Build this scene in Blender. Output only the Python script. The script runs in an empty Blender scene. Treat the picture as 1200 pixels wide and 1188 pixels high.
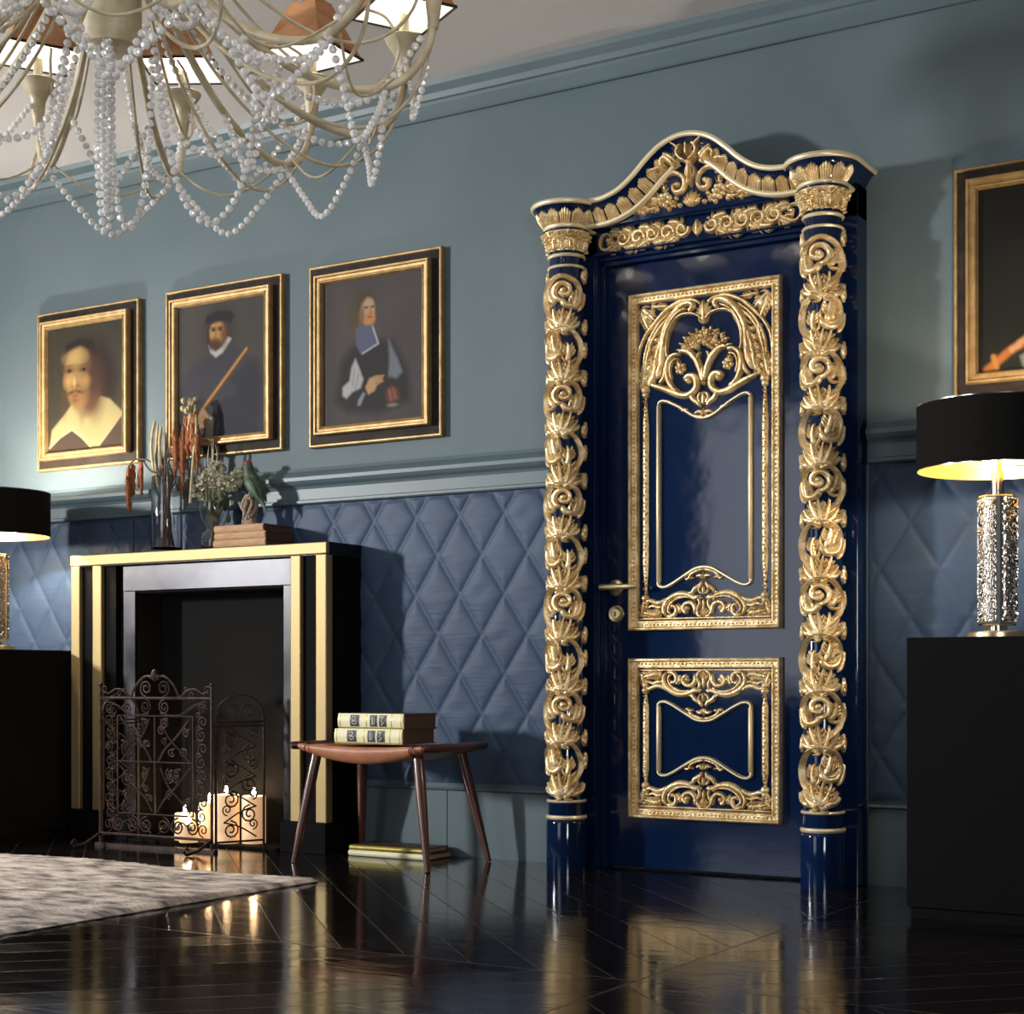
import bpy, math, random
import numpy as np
from mathutils import Vector
C = bpy.context.scene.collection
PI = math.pi
random.seed(4)

# ------------------------------------------------------------------ materials
def mat(name, col, rough=.5, metal=0., spec=.5, coat=0., coat_r=.03, trans=0., emis=None, es=0., ior=1.45):
    m = bpy.data.materials.new(name); m.use_nodes = True
    b = m.node_tree.nodes['Principled BSDF']
    b.inputs['Base Color'].default_value = (*col, 1)
    b.inputs['Roughness'].default_value = rough
    b.inputs['Metallic'].default_value = metal
    b.inputs['Specular IOR Level'].default_value = spec
    b.inputs['Coat Weight'].default_value = coat
    b.inputs['Coat Roughness'].default_value = coat_r
    b.inputs['Transmission Weight'].default_value = trans
    b.inputs['IOR'].default_value = ior
    if emis: b.inputs['Emission Color'].default_value = (*emis, 1); b.inputs['Emission Strength'].default_value = es
    return m
def nd(m, t, **kw):
    n = m.node_tree.nodes.new(t)
    for k, v in kw.items(): setattr(n, k, v)
    return n
def lk(m, a, b): m.node_tree.links.new(a, b)
def bsdf(m): return m.node_tree.nodes['Principled BSDF']
def noisy(m, c1, c2, scale=5., detail=4., stretch=(1, 1, 1), bump=0., bscale=None, rough=None, lo=.35, hi=.65):
    tc = nd(m, 'ShaderNodeTexCoord'); mp = nd(m, 'ShaderNodeMapping'); mp.inputs['Scale'].default_value = stretch
    lk(m, tc.outputs['Object'], mp.inputs['Vector'])
    n = nd(m, 'ShaderNodeTexNoise'); n.inputs['Scale'].default_value = scale; n.inputs['Detail'].default_value = detail
    lk(m, mp.outputs[0], n.inputs['Vector'])
    r = nd(m, 'ShaderNodeValToRGB'); r.color_ramp.elements[0].position = lo; r.color_ramp.elements[1].position = hi
    r.color_ramp.elements[0].color = (*c1, 1); r.color_ramp.elements[1].color = (*c2, 1)
    lk(m, n.outputs['Fac'], r.inputs['Fac']); lk(m, r.outputs[0], bsdf(m).inputs['Base Color'])
    if bump:
        n2 = nd(m, 'ShaderNodeTexNoise'); n2.inputs['Scale'].default_value = bscale or scale * 4; n2.inputs['Detail'].default_value = 3
        lk(m, mp.outputs[0], n2.inputs['Vector'])
        b = nd(m, 'ShaderNodeBump'); b.inputs['Strength'].default_value = bump; b.inputs['Distance'].default_value = .01
        lk(m, n2.outputs['Fac'], b.inputs['Height']); lk(m, b.outputs[0], bsdf(m).inputs['Normal'])
    if rough:
        mr = nd(m, 'ShaderNodeMapRange'); mr.inputs['To Min'].default_value = rough[0]; mr.inputs['To Max'].default_value = rough[1]
        lk(m, n.outputs['Fac'], mr.inputs['Value']); lk(m, mr.outputs[0], bsdf(m).inputs['Roughness'])
    return m

M = {}
M['wall'] = noisy(mat('wall_paint', (.1, .17, .2), .55, spec=.35), (.081, .119, .137), (.092, .131, .148), 2.2, 5, bump=.05, bscale=60)
M['trim'] = noisy(mat('trim_paint', (.1, .17, .2), .4, spec=.4), (.083, .122, .139), (.093, .134, .150), 3, 3)
M['ceil'] = noisy(mat('ceiling_paint', (.6, .58, .57), .8), (.66, .645, .65), (.70, .685, .69), 1.5, 3)
M['lacquer'] = noisy(mat('blue_lacquer', (.004, .015, .07), .07), (.0025, .010, .038), (.0035, .014, .056), 3, 4, (1, 1, .25))
# hand polished lacquer: gentle waviness in the coat
m = M['lacquer']; tc = nd(m, 'ShaderNodeTexCoord'); n = nd(m, 'ShaderNodeTexNoise'); n.inputs['Scale'].default_value = 9; n.inputs['Detail'].default_value = 2
lk(m, tc.outputs['Object'], n.inputs['Vector']); b = nd(m, 'ShaderNodeBump'); b.inputs['Strength'].default_value = .05; b.inputs['Distance'].default_value = .01
lk(m, n.outputs['Fac'], b.inputs['Height']); lk(m, b.outputs[0], bsdf(m).inputs['Normal'])
M['dark_lacquer'] = mat('black_lacquer', (.004, .004, .005), .3, coat=.3, coat_r=.1)
M['gold'] = noisy(mat('gilded_carving', (.8, .6, .3), .36, metal=.62), (.58, .40, .18), (.88, .72, .44), 28, 4, bump=.25, bscale=160)
M['pale_gold'] = mat('champagne_gold', (.88, .76, .50), .34, metal=.7)
M['rim_gold'] = mat('rim_gold', (.80, .70, .47), .38, metal=.5)
M['frame_gold'] = noisy(mat('frame_gold', (.75, .5, .22), .48, metal=.6), (.30, .19, .075), (.44, .30, .14), 22, 4, bump=.1, bscale=120)
M['frame_black'] = noisy(mat('frame_black', (.02, .015, .012), .6, spec=.2), (.010, .007, .006), (.030, .020, .014), 25, 5, (1, 1, 1))
M['strip_brass'] = mat('strip_brass', (.34, .255, .12), .5, metal=.6)
M['brass'] = mat('brushed_brass', (.86, .72, .42), .28, metal=.9)
M['black_wood'] = mat('black_wood', (.003, .003, .0035), .7, spec=.08)
M['black_gloss'] = mat('black_gloss', (.004, .004, .005), .3, spec=.3)
M['black_matt'] = mat('matt_black', (.0035, .0035, .0038), .7, spec=.12)
M['steel'] = noisy(mat('brushed_steel', (.1, .1, .11), .3, metal=1), (.018, .018, .02), (.070, .070, .076), 3, 4, (1, 6, 1), rough=(.30, .42))
M['firebox'] = mat('firebox_black', (.008, .008, .008), .8, spec=.1)
M['iron'] = noisy(mat('wrought_iron', (.06, .045, .04), .6, metal=.5), (.020, .013, .011), (.055, .036, .030), 60, 3)
M['wax'] = mat('candle_wax', (.9, .72, .50), .5, emis=(1., .52, .22), es=.55)  # wax emission stands in for flame light glowing through it
M['flame'] = mat('flame', (1, .8, .4), .5, emis=(1., .66, .34), es=200)
M['leather'] = noisy(mat('tan_leather', (.24, .09, .045), .42), (.33, .13, .066), (.46, .19, .10), 12, 4, bump=.1, bscale=90)
M['dark_leather'] = mat('dark_stitch', (.06, .022, .014), .5)
M['walnut'] = noisy(mat('dark_walnut', (.07, .022, .014), .32, coat=.4, coat_r=.1), (.045, .014, .010), (.10, .032, .02), 8, 4, (1, 1, .2))
M['cream'] = mat('cream_cloth', (.78, .74, .48), .5)
M['olive'] = mat('gilt_band', (.40, .32, .07), .4, metal=.4)
M['label'] = mat('dark_label', (.045, .05, .055), .5)
M['label_mark'] = mat('label_mark', (.65, .68, .62), .5)
M['brown_board'] = mat('brown_board', (.07, .042, .025), .6)
M['paper'] = noisy(mat('old_paper', (.5, .3, .17), .8), (.42, .25, .14), (.56, .36, .21), 14, 4, (1, 1, 14))
M['old_cover'] = mat('old_cover', (.10, .045, .03), .6)
M['glass'] = mat('clear_glass', (1, 1, 1), .01, trans=1, ior=1.45)
M['stem'] = mat('dried_stem', (.07, .045, .035), .7)
M['straw'] = noisy(mat('straw', (.45, .36, .2), .8), (.34, .27, .15), (.55, .46, .28), 30, 3)
M['rust'] = noisy(mat('rust_tassel', (.25, .07, .02), .8), (.17, .045, .02), (.34, .13, .04), 40, 3)
M['dry_green'] = noisy(mat('dry_green', (.1, .1, .05), .8), (.06, .075, .03), (.13, .13, .07), 30, 3)
M['hydrangea'] = noisy(mat('dried_petals', (.45, .42, .3), .8), (.33, .31, .21), (.56, .53, .40), 40, 3)
M['bird_green'] = noisy(mat('bird_green', (.05, .09, .05), .5), (.035, .07, .04), (.09, .13, .08), 50, 3)
M['bird_red'] = mat('bird_red', (.22, .05, .05), .5)
M['wood_stand'] = noisy(mat('carved_stand', (.25, .18, .12), .6), (.14, .09, .06), (.38, .30, .22), 40, 4, bump=.3, bscale=90)
M['shade_black'] = mat('black_shade', (.007, .0065, .006), .8, spec=.12)
M['shade_gold'] = mat('gold_lining', (.9, .55, .12), .32, metal=.85)
M['bulb'] = mat('lamp_bulb', (1, .9, .7), .4, emis=(1, .84, .62), es=1000)
M['bulb_bright'] = mat('bright_bulb', (1, .9, .7), .4, emis=(1, .92, .80), es=3800)
M['bulb_low'] = mat('low_bulb', (1, .9, .7), .4, emis=(1, .92, .82), es=950)
M['bulb_soft'] = mat('soft_bulb', (1, .9, .7), .4, emis=(1, .88, .7), es=520)
M['nickel'] = mat('polished_nickel', (.75, .70, .64), .16, metal=1)
M['ch_metal'] = noisy(mat('cream_metal', (.55, .48, .33), .4), (.42, .36, .23), (.58, .51, .36), 20, 4)
M['crystal'] = mat('crystal_bead', (1., 1., 1.), .04, spec=1., trans=.42, ior=1.6)
M['shade_trim'] = mat('dark_braid', (.02, .012, .01), .7)
M['shade_in'] = mat('white_lining', (.9, .88, .84), .7)
M['shade_out'] = noisy(mat('copper_fabric', (.3, .14, .06), .75), (.36, .16, .07), (.56, .28, .13), 9, 4, (1, 1, 3), bump=.1)
M['chbulb'] = mat('candle_bulb', (1, .95, .85), .4, emis=(1, .93, .8), es=9)
M['pane_glow'] = mat('unseen_pane_glow', (.8, .85, .9), .3, emis=(.90, .94, 1.), es=1.5)  # glowing pane for the assumed and added windows, both unseen

# satin of the quilted wall panels
m = mat('blue_satin', (.04, .07, .14), .5, spec=.28); M['satin'] = m
bsdf(m).inputs['Sheen Weight'].default_value = .12; bsdf(m).inputs['Sheen Tint'].default_value = (.5, .65, 1, 1)
noisy(m, (.031, .055, .104), (.037, .066, .122), 3, 4)
tc = nd(m, 'ShaderNodeTexCoord'); mp = nd(m, 'ShaderNodeMapping'); mp.inputs['Scale'].default_value = (3.5, 1, 26); lk(m, tc.outputs['Object'], mp.inputs['Vector'])
n = nd(m, 'ShaderNodeTexNoise'); n.inputs['Scale'].default_value = 1.6; n.inputs['Detail'].default_value = 3; n.inputs['Distortion'].default_value = .6
lk(m, mp.outputs[0], n.inputs['Vector']); b = nd(m, 'ShaderNodeBump'); b.inputs['Strength'].default_value = .17; b.inputs['Distance'].default_value = .010
lk(m, n.outputs['Fac'], b.inputs['Height']); lk(m, b.outputs[0], bsdf(m).inputs['Normal'])

# dark polished chevron floor
m = mat('ebony_floor', (.009, .007, .006), .13, spec=.5); M['floor'] = m
tc = nd(m, 'ShaderNodeTexCoord'); sp = nd(m, 'ShaderNodeSeparateXYZ'); lk(m, tc.outputs['Object'], sp.inputs[0])
def mth(op, a, b=None, c=None):
    n = nd(m, 'ShaderNodeMath', operation=op)
    for i, v in enumerate((a, b, c)):
        if v is None: continue
        if isinstance(v, (int, float)): n.inputs[i].default_value = v
        else: lk(m, v, n.inputs[i])
    return n.outputs[0]
X_, Y_ = sp.outputs[0], sp.outputs[1]
strip = mth('FLOOR', mth('DIVIDE', mth('ADD', Y_, 1.9), 1.9))          # seams along the wall
side = mth('GREATER_THAN', X_, -1.62)                                   # one seam square to the wall
par = mth('ABSOLUTE', mth('SUBTRACT', mth('ABSOLUTE', mth('MODULO', strip, 2)), side))
sgn = mth('SUBTRACT', 1, mth('MULTIPLY', 2, par))
dcoord = mth('DIVIDE', mth('ADD', mth('ADD', X_, mth('MULTIPLY', Y_, sgn)), 4.71), .19)
fr = mth('FRACT', dcoord); dj = mth('MINIMUM', fr, mth('SUBTRACT', 1, fr))
joint = mth('LESS_THAN', dj, .016)
seam1 = mth('LESS_THAN', mth('ABSOLUTE', mth('ADD', Y_, 1.9)), .004)
seam2 = mth('LESS_THAN', mth('ABSOLUTE', mth('ADD', X_, 1.62)), .004)
jj = mth('MINIMUM', 1, mth('ADD', joint, mth('ADD', seam1, seam2)))
wn = nd(m, 'ShaderNodeTexWhiteNoise', noise_dimensions='2D'); cmb = nd(m, 'ShaderNodeCombineXYZ')
lk(m, mth('FLOOR', dcoord), cmb.inputs[0]); lk(m, mth('ADD', strip, mth('MULTIPLY', side, 7)), cmb.inputs[1]); lk(m, cmb.outputs[0], wn.inputs['Vector'])
n = nd(m, 'ShaderNodeTexNoise'); n.inputs['Scale'].default_value = 7; n.inputs['Detail'].default_value = 3
mp = nd(m, 'ShaderNodeMapping'); mp.inputs['Scale'].default_value = (.8, 3, 1); mp.inputs['Rotation'].default_value = (0, 0, .6)
lk(m, tc.outputs['Object'], mp.inputs['Vector']); lk(m, mp.outputs[0], n.inputs['Vector'])
ro = mth('ADD', mth('MULTIPLY', n.outputs['Fac'], .14), mth('ADD', mth('MULTIPLY', wn.outputs[0], .06), mth('MULTIPLY', jj, .16)))
lk(m, mth('ADD', ro, .02), bsdf(m).inputs['Roughness'])
mx = nd(m, 'ShaderNodeMix', data_type='RGBA'); lk(m, jj, mx.inputs[0]); mx.inputs[6].default_value = (.008, .006, .006, 1); mx.inputs[7].default_value = (.017, .015, .015, 1)  # paler joint colour stands in for the glint on board bevels
lk(m, mx.outputs[2], bsdf(m).inputs['Base Color'])
hh = mth('ADD', mth('MULTIPLY', n.outputs['Fac'], .5), mth('ADD', mth('MULTIPLY', wn.outputs[0], .0), mth('MULTIPLY', jj, -.12)))
b = nd(m, 'ShaderNodeBump'); b.inputs['Strength'].default_value = .35; b.inputs['Distance'].default_value = .004
lk(m, hh, b.inputs['Height']); lk(m, b.outputs[0], bsdf(m).inputs['Normal'])

# faded rug
m = mat('rug_wool', (.3, .26, .24), .95, spec=.1); M['rug'] = m
noisy(m, (.17, .145, .14), (.80, .71, .64), 9, 12, (.9, 1.9, 1), bump=.6, bscale=60, lo=.34, hi=.62)

def vcol_mat(name):
    m = mat(name, (.5, .5, .5), .6, spec=.15)
    a = nd(m, 'ShaderNodeVertexColor'); a.layer_name = 'paint'
    lk(m, a.outputs['Color'], bsdf(m).inputs['Base Color']); return m
M['paint'] = vcol_mat('oil_paint')

# ------------------------------------------------------------------ mesh builder
class MB:
    def __init__(s): s.v = []; s.f = []; s.m = []; s.mi = 0
    def add(s, vs, fs):
        o = len(s.v); s.v += [tuple(p) for p in vs]; s.f += [tuple(i + o for i in f) for f in fs]; s.m += [s.mi] * len(fs); return s
    def box(s, x0, x1, y0, y1, z0, z1):
        vs = [(x, y, z) for x in (x0, x1) for y in (y0, y1) for z in (z0, z1)]
        return s.add(vs, [(0, 1, 3, 2), (4, 6, 7, 5), (0, 4, 5, 1), (2, 3, 7, 6), (0, 2, 6, 4), (1, 5, 7, 3)])
    def obox(s, c, dx, dy, dz):      # centre and three half-axis vectors
        c, dx, dy, dz = map(Vector, (c, dx, dy, dz))
        vs = [c + a * dx + b * dy + d * dz for a in (-1, 1) for b in (-1, 1) for d in (-1, 1)]
        return s.add(vs, [(0, 1, 3, 2), (4, 6, 7, 5), (0, 4, 5, 1), (2, 3, 7, 6), (0, 2, 6, 4), (1, 5, 7, 3)])
    def lathe(s, prof, cx=0, cy=0, n=32, a0=0, a1=2 * PI, cap=True):
        full = abs(a1 - a0) > 6.28; k = n if full else n + 1
        vs = [(cx + r * math.cos(a0 + (a1 - a0) * i / n), cy + r * math.sin(a0 + (a1 - a0) * i / n), z) for r, z in prof for i in range(k)]
        fs = []
        for j in range(len(prof) - 1):
            for i in range(n):
                i2 = (i + 1) % k
                fs.append((j * k + i, j * k + i2, (j + 1) * k + i2, (j + 1) * k + i))
        if cap and full:
            if prof[0][0] > 1e-4: fs.append(tuple(reversed(range(k))))
            if prof[-1][0] > 1e-4: fs.append(tuple((len(prof) - 1) * k + i for i in range(k)))
        return s.add(vs, fs)
    def tube(s, pts, r, n=8, cap=True, flat=1.):
        pts = [Vector(p) for p in pts]; N = len(pts); rs = r if isinstance(r, (list, tuple)) else [r] * N
        vs = []; up = None
        for i, p in enumerate(pts):
            t = (pts[min(i + 1, N - 1)] - pts[max(i - 1, 0)]).normalized()
            if up is None:
                up = Vector((0, 0, 1)) if abs(t.z) < .9 else Vector((0, 1, 0))
            a = t.cross(up)
            if a.length < 1e-5: a = t.orthogonal()
            a.normalize(); bb = a.cross(t).normalized(); up = bb
            for k in range(n):
                q = 2 * PI * k / n; vs.append(p + (a * math.cos(q) + bb * math.sin(q) * flat) * rs[i])
        fs = [(i * n + k, i * n + (k + 1) % n, (i + 1) * n + (k + 1) % n, (i + 1) * n + k) for i in range(N - 1) for k in range(n)]
        if cap: fs += [tuple(reversed(range(n))), tuple((N - 1) * n + k for k in range(n))]
        return s.add(vs, fs)
    def ball(s, c, r, n=8, m=6, sx=1, sy=1, sz=1):
        vs = [(c[0], c[1], c[2] + r * sz)]
        for j in range(1, m):
            a = PI * j / m
            vs += [(c[0] + r * sx * math.sin(a) * math.cos(2 * PI * i / n), c[1] + r * sy * math.sin(a) * math.sin(2 * PI * i / n), c[2] + r * sz * math.cos(a)) for i in range(n)]
        vs.append((c[0], c[1], c[2] - r * sz)); fs = []
        for i in range(n): fs.append((0, 1 + i, 1 + (i + 1) % n))
        for j in range(m - 2):
            for i in range(n): fs.append((1 + j * n + i, 1 + (j + 1) * n + i, 1 + (j + 1) * n + (i + 1) % n, 1 + j * n + (i + 1) % n))
        L = len(vs) - 1
        for i in range(n): fs.append((L, 1 + (m - 2) * n + (i + 1) % n, 1 + (m - 2) * n + i))
        return s.add(vs, fs)

def obj(name, mb, mats, parent=None, org=None, smooth=True, ang=40, bevel=0, label=None):
    if parent is not None and org is None: org = world_loc(parent)
    org = org or (0, 0, 0)
    me = bpy.data.meshes.new(name)
    me.from_pydata([(v[0] - org[0], v[1] - org[1], v[2] - org[2]) for v in mb.v], [], mb.f)
    for mm in (mats if isinstance(mats, (list, tuple)) else [mats]): me.materials.append(M[mm] if isinstance(mm, str) else mm)
    me.polygons.foreach_set('material_index', mb.m)
    me.validate(); me.update()
    if smooth:
        me.polygons.foreach_set('use_smooth', [True] * len(me.polygons))
        try: me.set_sharp_from_angle(angle=math.radians(ang))
        except Exception: pass
    o = bpy.data.objects.new(name, me); C.objects.link(o)
    if parent is not None: o.parent = parent
    if parent is None: o.location = org
    if bevel:
        bv = o.modifiers.new('bevel', 'BEVEL'); bv.width = bevel; bv.segments = 2; bv.limit_method = 'ANGLE'; bv.angle_limit = .6
    if label: o['label'] = label
    return o
def world_loc(o):
    p = Vector((0, 0, 0))
    while o is not None: p += o.location; o = o.parent
    return tuple(p)
def thing(name, label, cat, loc, group=None, kind=None):
    o = bpy.data.objects.new(name, None); C.objects.link(o); o.location = loc; o.empty_display_size = .1
    o['label'] = label; o['category'] = cat
    if group: o['group'] = group
    if kind: o['kind'] = kind
    return o
def tag(o, label, cat, group=None):
    o['label'] = label; o['category'] = cat
    if group: o['group'] = group
    return o
def struct(name, mb, mm, **kw):
    o = obj(name, mb, mm, smooth=kw.pop('smooth', False), **kw); o['kind'] = 'structure'; return o

def crom(pts, n=6):
    P = [np.array(p, float) for p in pts]; P = [2 * P[0] - P[1]] + P + [2 * P[-1] - P[-2]]; out = []
    for i in range(1, len(P) - 2):
        for k in range(n):
            t = k / n; a, b, c, d = P[i - 1], P[i], P[i + 1], P[i + 2]
            out.append(.5 * (2 * b + (c - a) * t + (2 * a - 5 * b + 4 * c - d) * t * t + (3 * b - a - 3 * c + d) * t ** 3))
    out.append(P[-2]); return [tuple(float(q) for q in p) for p in out]

# ------------------------------------------------------------------ setting
XL, XR, YF, H = -11., 3., -6., 2.92
struct('floor', MB().box(XL, XR, YF, .1, -.1, 0), 'floor')
struct('ceiling', MB().box(XL, XR, YF, .1, H, H + .1), 'ceil')
struct('wall_back', MB().box(XL, XR, 0, .1, 0, H), 'wall')
struct('wall_left', MB().box(XL - .1, XL, YF - .1, .1, 0, H), 'wall')
struct('wall_right', MB().box(XR, XR + .1, YF - .1, .1, 0, H), 'wall')
# wall behind the camera with an unseen tall window assumed from the pale reflection in the door (assumed_window) and an unseen high one added around the key light (added_window)
W1 = (-5.12, -3.2, .55, 2.72); W2 = (-9.35, -8.75, 1.95, 2.6)
w = MB()
w.box(XL, W2[0], YF - .1, YF, 0, H); w.box(W2[0], W2[1], YF - .1, YF, 0, W2[2]); w.box(W2[0], W2[1], YF - .1, YF, W2[3], H)
w.box(W2[1], W1[0], YF - .1, YF, 0, H); w.box(W1[0], W1[1], YF - .1, YF, 0, W1[2]); w.box(W1[0], W1[1], YF - .1, YF, W1[3], H)
w.box(W1[1], XR, YF - .1, YF, 0, H)
struct('wall_front', w, 'wall')
for nm, W in (('assumed_window', W1), ('added_window', W2)):
    o = struct(nm, MB().box(W[0], W[1], YF - .09, YF - .07, W[2], W[3]), 'pane_glow')
    fr_ = MB()
    fr_.box(W[0] - .05, W[0], YF, YF + .03, W[2] - .05, W[3] + .05); fr_.box(W[1], W[1] + .05, YF, YF + .03, W[2] - .05, W[3] + .05)
    fr_.box(W[0] - .05, W[1] + .05, YF, YF + .03, W[2] - .05, W[2]); fr_.box(W[0] - .05, W[1] + .05, YF, YF + .03, W[3], W[3] + .05)
    obj('unseen_window_frame', fr_, 'trim', o, smooth=False)  # frame put round each of the two unseen windows

def sweep_x(prof, x0, x1):       # prof: closed list of (out, z), out towards the room
    n = len(prof); vs = [(x, -p[0], p[1]) for x in (x0, x1) for p in prof]
    return MB().add(vs, [(i, (i + 1) % n, n + (i + 1) % n, n + i) for i in range(n)] + [tuple(reversed(range(n))), tuple(range(n, 2 * n))])
struct('trim_1', sweep_x([(-.01, 2.785), (.014, 2.785), (.018, 2.790), (.018, 2.797), (.010, 2.80), (.012, 2.84), (.016, 2.85), (.024, 2.855), (.03, 2.875), (.045, 2.90), (.05, 2.92), (-.01, 2.92)], XL, XR), 'trim')
rail = [(-.01, 1.36), (.022, 1.36), (.026, 1.365), (.026, 1.374), (.018, 1.378), (.018, 1.42), (.022, 1.43), (.034, 1.440), (.042, 1.452), (.042, 1.466), (.030, 1.478), (.012, 1.492), (.008, 1.505), (-.01, 1.505)]
struct('trim_2', sweep_x(rail, XL, -2.9), 'trim')
struct('trim_3', sweep_x(rail, -1.745, XR), 'trim')
bb = [(-.01, 0), (.016, 0), (.016, .245), (-.01, .245)]
for nm, a, b_ in (('trim_4', XL, -3.384), ('trim_5', -3.38, -2.9), ('trim_6', -1.745, XR)):
    struct(nm, sweep_x(bb, a, b_), 'trim')
t = sweep_x([(-.01, .247), (.02, .247), (.024, .252), (.02, .257), (-.01, .257)], -1.745, XR)
x = -1.74
while x < -1.0: t.ball((x, -.024, .252), .0045, 6, 4); x += .011
struct('trim_7', t, 'trim')
struct('trim_8', sweep_x([(-.01, .247), (.02, .247), (.024, .252), (.02, .257), (-.01, .257)], XL, -2.9), 'trim')

# quilted satin panels: real puffed relief, seams on a diamond grid
def quilt(x0, x1, px, pz, label, step=.007):
    z0, z1 = .275, 1.36
    xs = np.arange(x0, x1 + step, step); xs[-1] = x1; zs = np.linspace(z0, z1, int((z1 - z0) / step))
    Xg, Zg = np.meshgrid(xs, zs)
    a = (Xg - px) / .0992; b_ = (Zg - pz) / .1492
    p = (a + b_) / 2; q = (a - b_) / 2
    dp = np.abs(p - np.round(p)); dq = np.abs(q - np.round(q))
    d = np.minimum(dp, dq) * .165
    hgt = .0062 * (1 - np.exp(-d / .020)) - .0022 * np.exp(-(d / .006) ** 2)
    hgt += .0016 * np.sin(Zg * 60 + 3 * np.sin(Xg * 9)) * np.clip(dp * 2, 0, 1) * np.clip(dq * 2, 0, 1) * (.5 + .5 * np.sin(Xg * 23 + Zg * 7))
    e = np.minimum(np.minimum(Xg - x0, x1 - Xg), np.minimum(Zg - z0, z1 - Zg)); hgt *= np.clip(e / .02, 0, 1)
    nx, nz = len(xs), len(zs)
    vs = [(float(Xg[j, i]), -.006 - float(hgt[j, i]), float(Zg[j, i])) for j in range(nz) for i in range(nx)]
    fs = [(j * nx + i, j * nx + i + 1, (j + 1) * nx + i + 1, (j + 1) * nx + i) for j in range(nz - 1) for i in range(nx - 1)]
    mb = MB().add(vs, fs); mb.box(x0, x1, -.005, 0, z0, z1)
    o = obj('quilted_wall_panel', mb, 'satin', org=((x0 + x1) / 2, 0, z0), ang=70)
    tag(o, label, 'wall panel', 'quilted blue satin wall panels')
quilt(-6.6, -5.012, -3.432 - .1984 * 10, 1.129, 'blue diamond-quilted satin wall panel behind the left lamp, left of the fireplace')
quilt(-5.004, -2.90, -3.432, 1.129, 'blue diamond-quilted satin wall panel between the fireplace and the carved door')
quilt(-1.745, -.2, -1.613, 1.165, 'blue diamond-quilted satin wall panel right of the carved door behind the lamp')

# ------------------------------------------------------------------ carving tools: everything in (u, v, h) on a mapped surface
def straight(pts, w):
    ww = max(w) if isinstance(w, (list, tuple)) else w; a, b = np.array(pts[0], float), np.array(pts[1], float); L = float(np.hypot(*(b - a))) + 1e-9
    q = min(.22, 1.2 * ww / L); return [tuple(a + (b - a) * t) for t in (0, q * .15, q * .5, q, .5, 1 - q, 1 - q * .5, 1 - q * .15, 1)]
def stroke(mb, mp, pts, w, h=None, n=5, k=5, prof='leaf'):
    """a rounded ridge along pts; w may be a number or a list of widths spread along it"""
    P = crom(pts, n) if len(pts) > 2 else straight(pts, w)
    N = len(P); cl = [0.]
    for i in range(1, N): cl.append(cl[-1] + math.hypot(P[i][0] - P[i - 1][0], P[i][1] - P[i - 1][1]))
    ws = w if isinstance(w, (list, tuple)) else [w]
    o = len(mb.v); vs = []; fs = []
    for i, p in enumerate(P):
        a = P[max(i - 1, 0)]; b = P[min(i + 1, N - 1)]; tx, ty = b[0] - a[0], b[1] - a[1]; L = math.hypot(tx, ty) or 1; nx, ny = -ty / L, tx / L
        s = cl[i] / (cl[-1] or 1); q = s * (len(ws) - 1); j = min(int(q), len(ws) - 2) if len(ws) > 1 else 0
        ww = ws[0] if len(ws) == 1 else ws[j] + (ws[j + 1] - ws[j]) * (q - j)
        e = min(1, math.sqrt(max(0, min(cl[i], cl[-1] - cl[i])) / (1.3 * ww + 1e-6) + .03)); ww *= e
        hh = (h if h is not None else ww * .9) * (e if h is not None else 1)
        for c in range(k + 1):
            th = PI * c / k
            vs.append(mp(p[0] + nx * ww * math.cos(th), p[1] + ny * ww * math.cos(th), hh * math.sin(th)))
    for i in range(N - 1):
        for c in range(k): fs.append((i * (k + 1) + c, i * (k + 1) + c + 1, (i + 1) * (k + 1) + c + 1, (i + 1) * (k + 1) + c))
    mb.add(vs, fs)
def spiral_pts(cx, cy, r0, r1, a0, turns, n=14):
    N = max(6, int(abs(turns) * n)); return [(cx + (r0 + (r1 - r0) * i / N) * math.cos(a0 + turns * 2 * PI * i / N), cy + (r0 + (r1 - r0) * i / N) * math.sin(a0 + turns * 2 * PI * i / N)) for i in range(N + 1)]
def dome(mb, mp, u, v, r, h, n=8, m=3, su=1):
    vs = [mp(u, v, h)]; fs = []
    for j in range(1, m + 1):
        a = PI / 2 * j / m
        vs += [mp(u + su * r * math.sin(a) * math.cos(2 * PI * i / n), v + r * math.sin(a) * math.sin(2 * PI * i / n), h * math.cos(a)) for i in range(n)]
    for i in range(n): fs.append((0, 1 + i, 1 + (i + 1) % n))
    for j in range(m - 1):
        for i in range(n): fs.append((1 + j * n + i, 1 + (j + 1) * n + i, 1 + (j + 1) * n + (i + 1) % n, 1 + j * n + (i + 1) % n))
    mb.add(vs, fs)
def rosette(mb, mp, u, v, r, h=.012, n=6):
    for i in range(n):
        a = 2 * PI * i / n + .3; dome(mb, mp, u + r * .62 * math.cos(a), v + r * .62 * math.sin(a), r * .42, h * .8, 6, 2)
    dome(mb, mp, u, v, r * .36, h * 1.2, 7, 3)
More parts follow.
